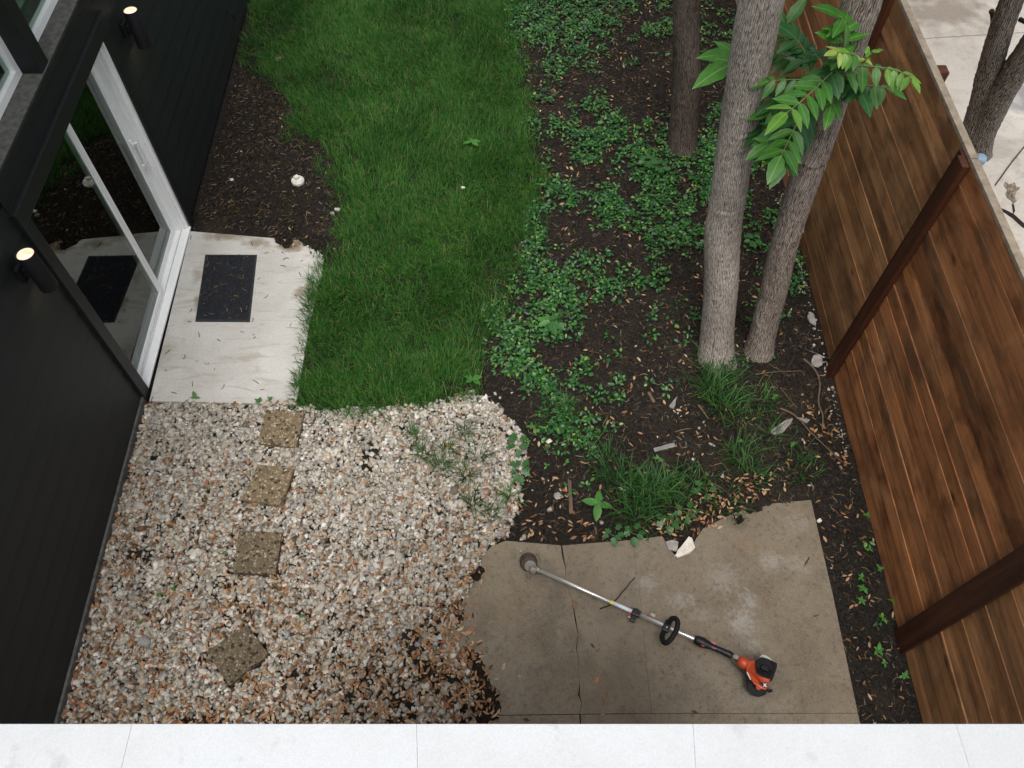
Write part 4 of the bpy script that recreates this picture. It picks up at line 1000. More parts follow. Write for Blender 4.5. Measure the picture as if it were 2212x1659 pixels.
V, Fc = join([litter(la, gz(la, .030), .032, .060, .40), litter(lb, gz(lb, .022), .034, .062), litter(lc, gz(lc)), litter(ld, gz(ld, .03), .03, .05, .45), litter(le, gz(le, .015), .03, .06, .4), litter(lg, gz(lg)),
              litter(lh, gz(lh), .018, .032), litter(li, gz(li, .02)+.012, .028, .05), litter(lj, PZ+.006+0*lj[:, 0], .04, .06, .15), litter(lk, gz(lk, .03), .03, .05), litter(lm, gz(lm)), litter(ln_, .037+0*ln_[:, 0], .02, .03, .1), litter(lo_, gz(lo_, .035), .025, .045), litter(lp_, gz(lp_, .02)), litter(lq_, gz(lq_, .022), .03, .052)])
fl = link('fallen_leaves', npmesh('fallen_leaves', V, Fc), LITTER); tag(fl, 'tan and orange fallen leaves over gravel, beds and patio edge', 'leaf litter', kind='stuff')

# ---- ground cover of small glossy leaves
jt = np.array([(0, 0, 0), (.35, -.26, .07), (.75, -.2, .03), (1, 0, -.06), (.75, .2, .03), (.35, .26, .07), (.35, 0, 0), (.75, 0, -.01)])
jf = np.array([(0, 1, 6), (6, 1, 2), (6, 2, 7), (7, 2, 3), (7, 3, 4), (7, 4, 5), (7, 5, 6), (6, 5, 0)])
PATCH = [  # px x0,y0,x1,y1, sprigs per square metre
    (1108, -80, 1240, 180, 300), (1240, -80, 1455, 128, 250), (1240, 20, 1300, 160, 120), (1135, 180, 1320, 295, 150), (1172, 250, 1330, 300, 130), (1185, 300, 1575, 450, 420), (1300, 262, 1460, 310, 260), (1515, 225, 1640, 445, 330),
    (1288, 440, 1395, 497, 430), (1388, 450, 1522, 547, 360), (1500, 0, 1610, 120, 120), (1180, 420, 1300, 460, 330), (1130, 450, 1168, 575, 520), (1122, 560, 1242, 655, 620), (1062, 647, 1130, 690, 520), (1160, 670, 1248, 737, 480), (1078, 704, 1155, 834, 560),
    (1255, 547, 1345, 667, 230), (1290, 590, 1345, 660, 300), (1345, 604, 1384, 642, 320), (1388, 560, 1445, 630, 230), (1408, 664, 1478, 712, 240), (1145, 814, 1228, 890, 460), (1242, 770, 1292, 847, 330), (1288, 807, 1362, 872, 210), (1175, 890, 1232, 945, 350),
    (1177, 910, 1282, 980, 480), (1595, 387, 1712, 560, 150), (1240, 1038, 1274, 1068, 300), (1315, 900, 1350, 980, 130), (1060, 740, 1085, 800, 250), (1380, 710, 1420, 750, 160), (1695, 560, 1745, 640, 260), (1310, 745, 1340, 770, 200), (1470, 730, 1500, 760, 150), (1600, 740, 1650, 800, 130),
    (1840, 1150, 1960, 1500, 9), (1100, 600, 1500, 860, 9), (1610, 560, 1680, 760, 25)]
sp_ = []
for x0, y0, x1, y1, dn in PATCH:
    xm, ym = (x0+x1)/2, (y0+y1)/2
    el = [(xm+(x1-x0)/2*1.08*math.copysign(abs(math.cos(a))**.7, math.cos(a)), ym+(y1-y0)/2*1.08*math.copysign(abs(math.sin(a))**.7, math.sin(a))) for a in np.linspace(0, 2*math.pi, 18, endpoint=False)]
    big = (x1-x0)*(y1-y0) > 12000
    sp_.append(scatter_in(GP(el), dn*(1.0 if big else .80), .14, 100+len(sp_), (lambda P: np.clip((fbm(P[:, 0]*4.2, P[:, 1]*4.2, 130, 4)-.40)*8, .06, 1)) if big else None))
SPR = np.concatenate(sp_); n = len(SPR)
hgt = .02+.075*rng.random(n)
pos = []; R = []; S = []
for k in range(7):
    a = rng.random(n)*2*math.pi; rad = .005+.030*rng.random(n)
    p = np.stack([SPR[:, 0]+np.cos(a)*rad, SPR[:, 1]+np.sin(a)*rad, ground_z(SPR[:, 0], SPR[:, 1])+hgt*(.35+.65*(7-k)/7)], 1)
    tilt = rng.normal(-.10+.1*k/7, .35, n)
    ca, sa, ct, st_ = np.cos(a), np.sin(a), np.cos(tilt), np.sin(tilt); ro = rng.normal(0, .35, n); cr1, sr1 = np.cos(ro), np.sin(ro)
    X = np.stack([ca*ct, sa*ct, -st_], 1); Y0 = np.stack([-sa, ca, 0*ca], 1); Z0 = np.cross(X, Y0); Yv = Y0*cr1[:, None]+Z0*sr1[:, None]; Zv = np.cross(X, Yv)
    R.append(np.stack([X, Yv, Zv], 2)); L = (.026+.024*rng.random(n))*(1.0 if k else .8); S.append(np.stack([L, L*(.85+.4*rng.random(n)), L], 1)); pos.append(p)
V, Fc = instance(jt, jf, np.concatenate(pos), np.concatenate(R), np.concatenate(S))
gc = link('ground_cover', npmesh('ground_cover', V, Fc, True), COVER); tag(gc, 'patchy evergreen ground cover of small glossy leaves around the trunks', 'ground cover', kind='stuff')

# ---- thin grass among the bed
tg = scatter_in(GP([(1180, 860), (1240, 880), (1330, 930), (1380, 1000), (1460, 1040), (1440, 1120), (1330, 1120), (1290, 1020), (1200, 950)]), 420, .05, 150)
tg2 = scatter_in(GP([(1560, 830), (1680, 830), (1780, 960), (1790, 1040), (1640, 1020), (1580, 930)]), 330, .05, 151)
TG = np.concatenate([tg, tg2]); n = len(TG)
V, Fc = blades(TG, ground_z(TG[:, 0], TG[:, 1]), .05+.07*rng.random(n), .003+.002*rng.random(n), .5+.5*rng.random(n))
tgo = link('thin_grass', npmesh('thin_grass', V, Fc), LIRIOPE); tag(tgo, 'thin dark grass straggling through the tree bed', 'grass', kind='stuff')

# ================================================================== SINGLE PLANTS
def tuft(px, py, nb, L0, L1, wd, label, name='monkey_grass', cat='grass clump', group='monkey grass clumps in the bed', mat=None, z=None, spread=.03):
    c = G(px, py); zz = float(ground_z(np.array([c[0]]), np.array([c[1]]))[0]) if z is None else z
    c = np.array([c[0], c[1], zz]); t = thing(name, c, label, cat, group)
    P = rng.normal(0, spread, (nb, 2)); a = np.arctan2(P[:, 1], P[:, 0])+rng.normal(0, 1.0, nb)
    V, Fc = blades(P, np.zeros(nb)-.004, L0+(L1-L0)*rng.random(nb), wd*(.7+.6*rng.random(nb)), .55+.55*rng.random(nb), a)
    link('blades', npmesh('blades', V, Fc, True), mat or LIRIOPE, t, c)
    return t
for px, py, nb, L0, L1, w, lab in (
    (1535, 778, 70, .12, .22, .006, 'monkey grass clump hugging the left foot of the pale trunk'),
    (1548, 812, 80, .12, .24, .0065, 'monkey grass clump just below the pale trunk'),
    (1535, 848, 75, .12, .24, .0065, 'long arching monkey grass left of the fallen twig'),
    (1562, 880, 60, .10, .22, .006, 'monkey grass clump above the short grey stick'),
    (1592, 905, 35, .08, .15, .005, 'thin monkey grass tuft between the trunk and slate'),
    (1645, 868, 50, .08, .15, .005, 'small monkey grass rosette below the leaning trunk'),
    (1665, 945, 35, .08, .15, .0045, 'sparse grass tuft just under the slate shard'),
    (1600, 985, 75, .10, .19, .0055, 'monkey grass clump above the leaf pile by the patio'),
    (1620, 1035, 50, .09, .17, .0055, 'monkey grass clump rooted in the orange leaf pile'),
    (1735, 1010, 45, .08, .16, .005, 'dark grass tuft near the fence foot'),
    (1395, 1075, 95, .12, .24, .007, 'largest monkey grass clump at the middle of the patio edge'),
    (1345, 1050, 75, .11, .22, .0065, 'monkey grass clump right of the four-leaved weed'),
    (1430, 1055, 70, .11, .22, .0065, 'monkey grass clump right of the largest clump'),
    (1370, 1115, 70, .10, .20, .0065, 'monkey grass clump overhanging the patio edge by the ivy'),
    (1455, 1095, 55, .10, .20, .006, 'monkey grass clump above the white flat stone'),
    (1310, 1000, 45, .09, .18, .005, 'thin monkey grass clump below the ground cover mound'),
    (1200, 900, 55, .10, .20, .005, 'grass clump growing inside the lower ground cover mound'),
    (1500, 1040, 45, .09, .18, .0055, 'monkey grass clump left of the orange leaf pile'),
    (1560, 1095, 35, .08, .16, .005, 'small grass tuft on the patio edge right of the stone')):
    tuft(px, py, int(nb*1.25), L0*.75, L1*1.2, w*1.3, lab, spread=.062)
for px, py, nb, lab in ((895, 948, 16, 'sedge tuft sprouting in gravel nearest the lawn'), (953, 1012, 26, 'densest sedge tuft in the middle of the gravel'), (965, 975, 14, 'sedge tuft in gravel above the dense tuft'),
    (1005, 935, 14, 'sedge tuft in gravel near the bed corner'), (1005, 1030, 20, 'sedge tuft in gravel right of the dense tuft'), (1020, 1090, 16, 'lower sedge tuft in gravel above the patio corner'), (1060, 1115, 12, 'lowest sedge tuft in gravel beside the patio'),
    (915, 985, 14, 'sedge tuft in gravel left of the dense tuft'), (1035, 990, 12, 'sedge tuft in gravel close to the bed edge'), (1100, 1075, 14, 'yellowish sedge tuft at the right rim of the gravel')):
    tuft(px, py, nb*2, .10, .20, .0062, lab, 'sedge_tuft', 'weed', 'sedge tufts in the gravel', WEED if 'yellow' in lab else LIRIOPE, .015, .02)

def rosette(name, px, py, leaves, mat, label, cat='weed', group=None, z=None, dz=.03):
    """leaves: (angle deg, length, width ratio, tilt)"""
    c = G(px, py); zz = float(ground_z(np.array([c[0]]), np.array([c[1]]))[0]) if z is None else z
    c = np.array([c[0], c[1], zz]); t = thing(name, c, label, cat, group)
    tube('stem', [c+[0, 0, -.005], c+[.003, 0, dz*.6], c+[0, .003, dz]], .0028, STEMG, t, 6)
    for a, L, wr, tl in leaves:
        me = leaf_me('leaf', L, L*wr, .15, .15, 6); a = math.radians(a)
        o = link('leaf', me, mat, t, c+[0, 0, dz+rng.normal(0, .004)]); o.rotation_euler = (rng.normal(0, .12), tl, a)
    return t
rosette('four_leaved_weed', 1290, 1095, [(80, .12, .5, -.1), (165, .13, .48, 0), (350, .12, .48, 0), (262, .14, .5, .1)], WEED, 'broad four-leaved green weed at the patio edge', dz=.06)
rosette('broadleaf_weed', 1022, 826, [(20, .085, .6, 0), (150, .09, .55, 0), (200, .07, .6, .1), (330, .08, .55, .1)], WEED, 'broad-leaved weed at the lawn corner above the gravel', dz=.05)
def lobed_me(name, L, lobes=4, W=.6):
    pts = []; n = lobes*2+1
    for i in range(n+1):
        t = i/n; w = W*.5*math.sin(math.pi*(.12+.80*t))*(1.0 if i % 2 else .5)
        pts.append((t*L, w*L))
    V = [(0, 0, 0)]; Fc = []
    top = [(x, y, .02*L*(1 if y > .2*L else 0)) for x, y in pts]; mid = [(x, 0, -.06*x) for x, _ in pts]; bot = [(x, -y, .02*L) for x, y in pts]
    V = top+mid+bot; k = len(pts)
    for i in range(k-1):
        Fc += [(k+i, k+i+1, i+1, i), (2*k+i, 2*k+i+1, k+i+1, k+i)]
    return mk(name, V, Fc, True)
oc = G(1185, 712); ot = thing('oak_seedling', oc, 'oak seedling with lobed leaves among the ground cover', 'seedling')
tube('stem', [oc, oc+[0, 0, .08], oc+[.005, 0, .13]], .003, STEMG, ot, 6)
for a, L, mt in ((150, .12, WEED), (205, .11, WEED), (40, .10, IVY), (290, .15, IVY), (330, .16, IVY), (250, .13, IVY), (100, .10, WEED)):
    o = link('leaf', lobed_me('leaf', L), mt, ot, oc+[0, 0, .12+rng.normal(0, .01)]); o.rotation_euler = (rng.normal(0, .15), .15, math.radians(a))
def ivy(px, py, k, label, z=None):
    c = G(px, py); c[2] = .0 if z is None else z; t = thing('ivy_sprig', c, label, 'ivy', 'ivy sprigs along the patio edge')
    tube('stem', [c+[-.05, .03, .012], c+[0, 0, .03], c+[.05, -.02, .02]], .0025, STEMG, t, 6)
    for i in range(k):
        a = i*2.4; r = .015+.035*random.random(); L = random.uniform(.05, .075)
        o = link('leaf', lobed_me('leaf', L, 2, .95), IVY, t, c+[math.cos(a)*r, math.sin(a)*r, .03+.02*random.random()]); o.rotation_euler = (rng.normal(0, .2), .15, a)
ivy(1322, 1163, 6, 'ivy sprig spilling onto the patio, leftmost', PZ); ivy(1364, 1158, 6, 'bright ivy sprig on the patio edge under the monkey grass', PZ)
ivy(1440, 1135, 7, 'ivy sprig left of the white flat stone', .02); ivy(1478, 1112, 6, 'ivy sprig above the white flat stone', .02); ivy(1520, 1062, 5, 'ivy sprig left of the big leaf pile', .02)
ivy(1117, 968, 7, 'heart-leaved sprig on the upper gravel rim', .02); ivy(1123, 1022, 8, 'heart-leaved sprig on the gravel rim beside the mulch', .02)
ivy(1395, 365, 14, 'broad-leaved vine patch left of the dark trunk', .07); ivy(1420, 375, 12, 'broad-leaved vine patch at the foot of the dark trunk', .07); ivy(1622, 530, 8, 'broad-leaved sprig between the two near trunks', .03)
def sprig(px, py, k, L, label, mat=WEED, z=None):
    lv = [(i*360/k+rng.normal(0, 20), L*random.uniform(.5, .95), .5, random.uniform(-.45, .2)) for i in range(k)]
    rosette('green_sprig', px, py, lv, mat, label, 'seedling', 'green sprigs', z, .035)
for px, py, k, L, lab, zz in ((425, 866, 3, .07, 'two-leaved green sprig at the front edge of the step', .02), (562, 873, 5, .05, 'green sprig at the step corner above the first stepping stone', .02), (587, 868, 5, .045, 'small green sprig at the step corner nearest the lawn', .02),
    (1875, 1190, 5, .05, 'green sprig in the strip by the patio top right', None), (1913, 1206, 6, .06, 'largest green sprig in the strip along the fence', None), (1895, 1232, 5, .045, 'green sprig left of the largest strip sprig', None), (1857, 1250, 5, .045, 'green sprig hugging the patio edge in the strip', None),
    (1862, 1275, 5, .05, 'green sprig in the middle of the strip', None), (1857, 1300, 5, .05, 'green sprig below the middle of the strip', None), (1925, 1300, 5, .045, 'green sprig against the fence foot above the wide post', None), (1905, 1340, 5, .04, 'green sprig left of the wide post', None),
    (1893, 1407, 5, .06, 'big-leaved sprig below the wide post', None), (1908, 1435, 4, .04, 'small sprig in the lower strip', None), (1950, 1462, 6, .05, 'sprig at the fence foot in the lowest strip', None), (1870, 1115, 4, .04, 'sprig beyond the top right patio corner', None),
    (1420, 995, 4, .055, 'pale four-leaved sprig above the monkey grass', None), (1600, 957, 4, .05, 'upright sprig right of the bark strip', None), (1711, 962, 5, .05, 'bright sprig below the slate shard', None), (1148, 925, 4, .055, 'sprig on bare soil right of the gravel tip', None),
    (1140, 955, 4, .045, 'sprig on bare soil under the gravel tip', None), (1670, 862, 5, .05, 'light green sprig right of the grass rosette', None), (1222, 1005, 3, .05, 'sprig above the fallen bark strip', None), (1180, 1010, 3, .045, 'tiny sprig beside the gravel strays', None),
    (350, 1290, 5, .035, 'tiny green sprig in the gravel left of the last stepping stone', .02), (380, 1275, 4, .035, 'tiny green sprig in the gravel above its neighbour', .02), (308, 1349, 5, .035, 'tiny green sprig in the gravel near the wall', .02), (655, 1336, 4, .035, 'tiny green sprig in the gravel right of the last stepping stone', .02), (488, 1200, 4, .03, 'tiny green sprig beside the third stepping stone', .02),
    (1020, 322, 4, .11, 'broad-leaved weed standing in the lawn', .06)):
    sprig(px, py, k, L, lab, WEED, zz)

# ================================================================== LOOSE THINGS
# stepping stones
SL = ('speckled square stepping stone nearest the door step', 'speckled square stepping stone, second from the door step', 'speckled square stepping stone, third from the door step', 'darker stepping stone turned on its corner near the parapet')
for q, lab, mt, zz in zip(STEPS, SL, (STONE, STONE, STONEM, STONED), (.060, .064, .060, .050)):
    poly = GP(q, zz); c = poly.mean(0); P = []
    for i in range(4):
        a, b = poly[i], poly[(i+1) % 4]
        for t in np.linspace(0, 1, 9)[:-1]: P.append(a+(b-a)*t + (rng.normal(0, .0022, 2) if t else 0))
    o = slab('stepping_stone', P, -.01, zz, mt, None, .004); tag(o, lab, 'stepping stone', 'stepping stones in the gravel')
# doormat
mp = GP([(443.3, 549.6), (554.8, 550), (539.3, 694.7), (421.5, 694)], .04)
def lerp2(u, v): return (mp[0]*(1-u)+mp[1]*u)*(1-v)+(mp[3]*(1-u)+mp[2]*u)*v
mat_t = thing('doormat', (*mp.mean(0), .03), 'dark navy rubber doormat lying on the concrete step', 'doormat')
MATB = plain('navy_mat', (0.0190, 0.0220, 0.0275), .85, .2, var=.4, scale=50)
MATR = plain('mat_rim', (0.019, 0.022, 0.027), .7, .35, var=.3, scale=40)
slab('backing', mp, .0305, .037, MATB, mat_t, .002)
ins = [lerp2(.035, .025), lerp2(.965, .025), lerp2(.965, .975), lerp2(.035, .975)]
bmv = bmesh.new()
for a, b, c_, d in ((0, 1, 1, 0), (1, 2, 2, 1), (2, 3, 3, 2), (3, 0, 0, 3)):
    vs = [(*mp[a], 0.0375), (*mp[b], .0375), (*ins[c_], .042), (*ins[d], .042)]
    bmv.faces.new([bmv.verts.new((v[0]-mp.mean(0)[0], v[1]-mp.mean(0)[1], v[2]-.03)) for v in vs])
link('border', bm_to('border', bmv), MATR, mat_t, (*mp.mean(0), .03))
T = np.array([(-.5, -.5, 0), (.5, -.5, 0), (.5, .5, 0), (-.5, .5, 0), (-.4, -.4, 1), (.4, -.4, 1), (.4, .4, 1), (-.4, .4, 1)]); TF = np.array([(4, 5, 6, 7), (0, 1, 5, 4), (1, 2, 6, 5), (2, 3, 7, 6), (3, 0, 4, 7)])
pp = np.array([lerp2(u, v) for v in np.linspace(.045, .955, 44) for u in np.linspace(.06, .94, 26)]); n = len(pp)
V, Fc = instance(T, TF, np.stack([pp[:, 0]-mp.mean(0)[0], pp[:, 1]-mp.mean(0)[1], np.full(n, .0072)], 1), rots(n, .03, np.full(n, -.03)), np.tile([.0145, .0145, .005], (n, 1))*(1+.12*rng.normal(0, 1, (n, 1))))
tag(link('raised_squares', npmesh('raised_squares', V, Fc), MATB, mat_t, (*mp.mean(0), .03)), kind='stuff')
# sewer cleanout plug
cc = G(643, 389, .03); ct = thing('cleanout_plug', (cc[0], cc[1], 0), 'white plastic cleanout plug with a square knob in the soil', 'pipe plug')
link('pipe_collar', lathe_me('pipe_collar', [(.064, 0), (.064, .03), (.06, .034), (.054, .034)], 32), PVC, ct, (cc[0], cc[1], 0))
link('disc', lathe_me('disc', [(.0535, .03), (.0535, .042), (.05, .046), (.002, .047)], 32), PVC, ct, (cc[0], cc[1], 0))
o = link('square_knob', box_me('square_knob', -.022, .022, -.022, .022, 0, .032, .003), PVC, ct, (cc[0]-.004, cc[1]+.004, .045)); o.rotation_euler = (0, 0, math.radians(48))
# rocks
def rock(px, py, sx, sy, sz, mat, label, rz=0, z=0.0):
    bm = bmesh.new(); P = rng.normal(0, 1, (16, 3)); P /= np.linalg.norm(P, axis=1)[:, None]; P *= .85+.25*rng.random((16, 1))
    for p in P: bm.verts.new((p[0]*sx, p[1]*sy, p[2]*sz))
    r = bmesh.ops.convex_hull(bm, input=bm.verts[:]); bmesh.ops.delete(bm, geom=[g for g in r['geom_interior'] if isinstance(g, bmesh.types.BMVert)], context='VERTS')
    bmesh.ops.bevel(bm, geom=bm.edges[:], offset=min(sx, sy, sz)*.12, segments=1, affect='EDGES')
    c = G(px, py); o = link('rock', bm_to('rock', bm), mat, None, (c[0], c[1], z+sz*.6)); o.rotation_euler = (0, 0, rz); return tag(o, label, 'rock')
rock(602, 131, .05, .038, .03, ROCK, 'pale rock in the soil at the far end by the lawn'); rock(501, 390, .028, .024, .02, ROCK, 'small white rock in the soil nearest the house wall')
rock(730, 454, .035, .03, .025, ROCK, 'white rock at the lawn edge above the step'); rock(718, 464, .03, .035, .02, ROCKG, 'grey rock beside the white rock at the lawn edge')
rock(1000, 415, .028, .02, .02, ROCK, 'small pale rock half hidden in the middle of the lawn', z=.05); rock(1262, 150-80, .03, .02, .02, ROCK, 'pale rock among the far ground cover')
rock(1494, 155, .03, .03, .02, ROCKG, 'grey rock right of the dark trunk'); rock(1187, 955, .035, .028, .02, ROCK, 'tan rock left of the lower ground cover mound'); rock(1206, 1073, .045, .035, .022, ROCKG, 'grey-white rock on the mulch above the patio crack')
rock(1345, 1056, .05, .025, .02, ROCK, 'pale flat rock half under the monkey grass'); rock(1765, 785, .06, .10, .03, ROCKG, 'pale rubble lump at the fence foot beside the narrow post'); rock(1752, 690, .04, .09, .03, ROCKG, 'pale rubble lump at the fence foot above the narrow post')
rock(1768, 1125, .03, .02, .015, ROCK, 'small pale rock at the top right patio edge')
def shard(px, z0, th, mat, label, name='flat_stone', cat='stone'):
    P = GP(px, z0+th); Q = []
    for i in range(len(P)):
        a, b = P[i], P[(i+1) % len(P)]
        for t in (0, .33, .66): Q.append(a+(b-a)*t+(rng.normal(0, .004, 2) if t else 0))
    return tag(slab(name, Q, z0, z0+th, mat, None, .004), label, cat)
shard([(1457, 1199), (1468, 1184), (1488, 1158), (1496, 1163), (1502, 1182), (1484, 1196), (1464, 1204)], .03, .03, ROCK, 'white broken flat stone on the patio edge')
shard([(1438, 1170), (1450, 1166), (1466, 1170), (1462, 1190), (1444, 1187)], .026, .016, ROCKG, 'brown-grey flat stone tucked behind the white broken stone')
shard([(1463, 855), (1455, 883), (1445, 876)], .012, .012, SLATE, 'small triangular slate shard left of the monkey grass', 'slate_shard')
shard([(1664, 930), (1690, 912), (1713, 902), (1708, 916), (1690, 935), (1672, 938)], .012, .02, SLATE, 'large slate shard lying near the fence', 'slate_shard')
shard([(1720, 901), (1750, 905), (1743, 914)], .02, .012, SLATE, 'small slate shard under the long twig', 'slate_shard')
def bark_strip(a, b, w, label, mat):
    A, B = G(*a), G(*b); d = (B-A); L = np.linalg.norm(d); d /= L; s = np.array([-d[1], d[0], 0]); P = []
    for t in np.linspace(0, 1, 7): P.append((A+d*L*t+s*w*(.5+.2*rng.random()))[:2])
    for t in np.linspace(1, 0, 7): P.append((A+d*L*t-s*w*(.5+.2*rng.random()))[:2])
    return tag(slab('wood_strip', P, .012, .024, mat, None, .002), label, 'wood piece')
bark_strip((1230, 1040), (1233, 1112), .022, 'brown wood strip lying upright on the mulch', STICKM)
bark_strip((1412, 975), (1457, 963), .03, 'grey weathered wood piece in the monkey grass', SLATE)
bark_strip((1400, 850), (1412, 872), .02, 'short tan wood piece beside the triangular slate', STICKM)
def stick(px, r, mat, label, z=.015, name='twig', r2=None):
    P = smooth_path([G(x, y, z+.008*((i*37) % 3)) for i, (x, y) in enumerate(px)], max(10, len(px)*6)); P[:, :2] += rng.normal(0, .0012, (len(P), 2))
    o = tube(name, P, np.linspace(r, r2 or r*.6, len(P)), mat, None, 7); return tag(o, label, 'twig')
stick([(1736, 775), (1762, 801), (1771, 831), (1768, 868), (1777, 899), (1776, 929)], .011, STICKM, 'long curved grey branch along the fence foot')
stick([(1685, 882), (1718, 898), (1753, 936), (1783, 964), (1820, 999)], .0085, STICKM, 'long brown twig crossing the slate towards the fence')
stick([(1631, 809), (1671, 804), (1733, 801)], .0065, STICKM, 'straight pale twig below the leaning trunk')
stick([(1717, 768), (1699, 801), (1687, 834)], .011, STICKD, 'dark twig right of the leaning trunk base')
stick([(1508, 874), (1520, 890), (1530, 905)], .011, STICKM, 'short grey stick below the long monkey grass')
stick([(1457, 933), (1475, 928), (1492, 925)], .007, STICKM, 'short twig beside the white pebbles')
stick([(1631, 915), (1648, 928), (1655, 934)], .006, STICKM, 'short twig left of the large slate')
stick([(1685, 836), (1705, 862), (1722, 881)], .005, STICKM, 'thin twig above the large slate')
stick([(1530, 1040), (1560, 1055), (1585, 1078)], .005, STICKM, 'thin twig across the big leaf pile')
stick([(1153, 1000), (1142, 1040), (1136, 1075)], .006, STICKD, 'dark twig on the mulch right of the gravel')
stick([(1296, 1315), (1324, 1302), (1352, 1270), (1372, 1247)], .005, STICKD, 'thin curved twig under the trimmer shaft', PZ+.004)
stick([(1748, 1205), (1742, 1215), (1739, 1222)], .004, STICKD, 'tiny curved twig on the right of the patio', PZ+.003)
stick([(1008, 1430), (1022, 1425)], .006, STICKD, 'dark twig stub on the left patio edge', PZ+.004)
stick([(1000, 1480), (1040, 1495), (1058, 1502)], .008, STICKD, 'dark rotten twig at the lower left patio corner', PZ+.006)
stick([(632, 1066), (670, 1064), (705, 1066)], .004, STICKD, 'thin dark twig right of the second stepping stone', .025)
stick([(675, 1050), (682, 1062), (680, 1068)], .006, STICKD, 'short dark twig crossing the thin twig in the gravel', .028)
stick([(2150, 400), (2168, 375), (2190, 345), (2240, 285)], .006, BLACKMETAL, 'thin black cable on the paving beyond the fence', .03, 'cable', .006)['category'] = 'cable'

# ================================================================== STRING TRIMMER
def T3(px, py, z): return G(px, py, z+PZ)
org = T3(1400, 1340, 0)
tm = thing('string_trimmer', org, 'orange and black petrol string trimmer lying on the patio', 'string trimmer')
A0, A1 = T3(1164, 1232, .085), T3(1600, 1424.5, .105)
def along(px):                                     # point of the shaft line nearest a picture x
    t = (px-1164)/(1600-1164); return A0+(A1-A0)*t
sd = (A1-A0)/np.linalg.norm(A1-A0); side = np.cross(sd, [0, 0, 1.]); side /= np.linalg.norm(side)   # towards the viewer
upv = np.cross(side, sd)
tube('lower_shaft', [along(1164), along(1376)], .0135, ALU, tm, 16)
tube('upper_shaft', [along(1376), along(1600)], .0135, ALU, tm, 16)
# spool head with gearbox
hc = T3(1140, 1218, .0)
hd = np.array([-.10, .42, .55]); hd = sd*(-.18)+np.array([0.12, .55, -.45]); 
def place_lathe(name, prof, base, axis_, mat, seg=28):
    z = np.array(axis_, float); z /= np.linalg.norm(z); x = np.cross([0, 1., .2], z); x /= np.linalg.norm(x); y = np.cross(z, x)
    o = link(name, lathe_me(name, prof, seg), mat, tm, base)
    b = np.array(base)-org; o.matrix_basis = Matrix(((x[0], y[0], z[0], b[0]), (x[1], y[1], z[1], b[1]), (x[2], y[2], z[2], b[2]), (0, 0, 0, 1))); return o
ax = np.array([-.10, .62, -.62]); gb = T3(1151, 1229, .085)
place_lathe('spool_head', [(.024, .0), (.044, .006), (.058, .014), (.063, .03), (.0635, .05), (.058, .056), (.0585, .062), (.063, .066), (.062, .085), (.052, .100), (.02, .108)], T3(1144, 1221, .070), ax, RUST)
place_lathe('head_guard', [(.024, 0), (.040, .001), (.044, .006), (.043, .010), (.030, .013)], T3(1146, 1224, .079), ax, DULLALU)
place_lathe('gearbox', [(.012, -.034), (.024, -.03), (.027, -.015), (.026, .006), (.029, .012), (.027, .024)], gb, ax, DULLALU)
tube('gearbox_sleeve', [along(1153), along(1169)], .019, DULLALU, tm, 18)
tube('trimmer_line', smooth_path([T3(1155, 1206, .03), T3(1160, 1196, .02), T3(1164, 1200, .01), T3(1168, 1213, .004)], 14), .0016, RUST, tm, 5)
tube('trimmer_line', smooth_path([T3(1136, 1238, .03), T3(1139, 1248, .012), T3(1144, 1249, .005), T3(1146, 1243, .01)], 14), .0016, RUST, tm, 5)
# stickers wrapped round the shaft
tube('warning_sticker', [along(1331), along(1374)], .0142, STICKER, tm, 16); tube('yellow_sticker', [along(1325), along(1330.6)], .0143, YELLOW, tm, 16)
# coupler with knob
ccx = along(1380)
def obox(name, c, hx, hy, hz, mat, bevel=.003, parent=tm, twist=0.0):
    s2 = side*math.cos(twist)+upv*math.sin(twist); u2 = -side*math.sin(twist)+upv*math.cos(twist)
    me = box_me(name, -hx, hx, -hy, hy, -hz, hz, bevel); o = link(name, me, mat, parent, c); b = np.array(c)-ORG[parent.name]
    o.matrix_basis = Matrix(((sd[0], s2[0], u2[0], b[0]), (sd[1], s2[1], u2[1], b[1]), (sd[2], s2[2], u2[2], b[2]), (0, 0, 0, 1))); return o
obox('coupler', ccx, .030, .023, .024, BLACK, .008); obox('coupler_knob', ccx+side*.040-sd*.004-upv*.012, .020, .024, .016, BLACK, .007)
obox('coupler_knob', ccx-side*.022-upv*.002, .012, .010, .014, BLACK, .004)
obox('lock_lever', ccx+side*.026-sd*.034-upv*.006, .006, .013, .006, RED, .002); obox('lock_spring', ccx+side*.043-sd*.030-upv*.01, .011, .003, .003, PALEMETAL, .001)
# loop handle
lp = [(1436, 1352, .10), (1445, 1344, .13), (1451, 1337, .155), (1459, 1336, .175), (1464, 1345, .185), (1462, 1358, .185), (1455, 1372, .18), (1447, 1383, .17), (1438, 1389, .15), (1432, 1384, .13), (1430, 1374, .11), (1434, 1366, .10)]
LP = smooth_path([T3(x, y, z) for x, y, z in lp+[lp[0]]], 60)
tube('loop_handle', LP, .0178, RUBBER, tm, 12)
hb = along(1445)
obox('handle_bracket', hb+upv*.012+sd*.004, .024, .040, .020, BLACK, .006)
for q in (-.014, .014):
    place_lathe('bolt', [(.0048, 0), (.0048, .003), (.002, .005)], hb+upv*.0325+side*q+sd*.004, upv, PALEMETAL, 12)
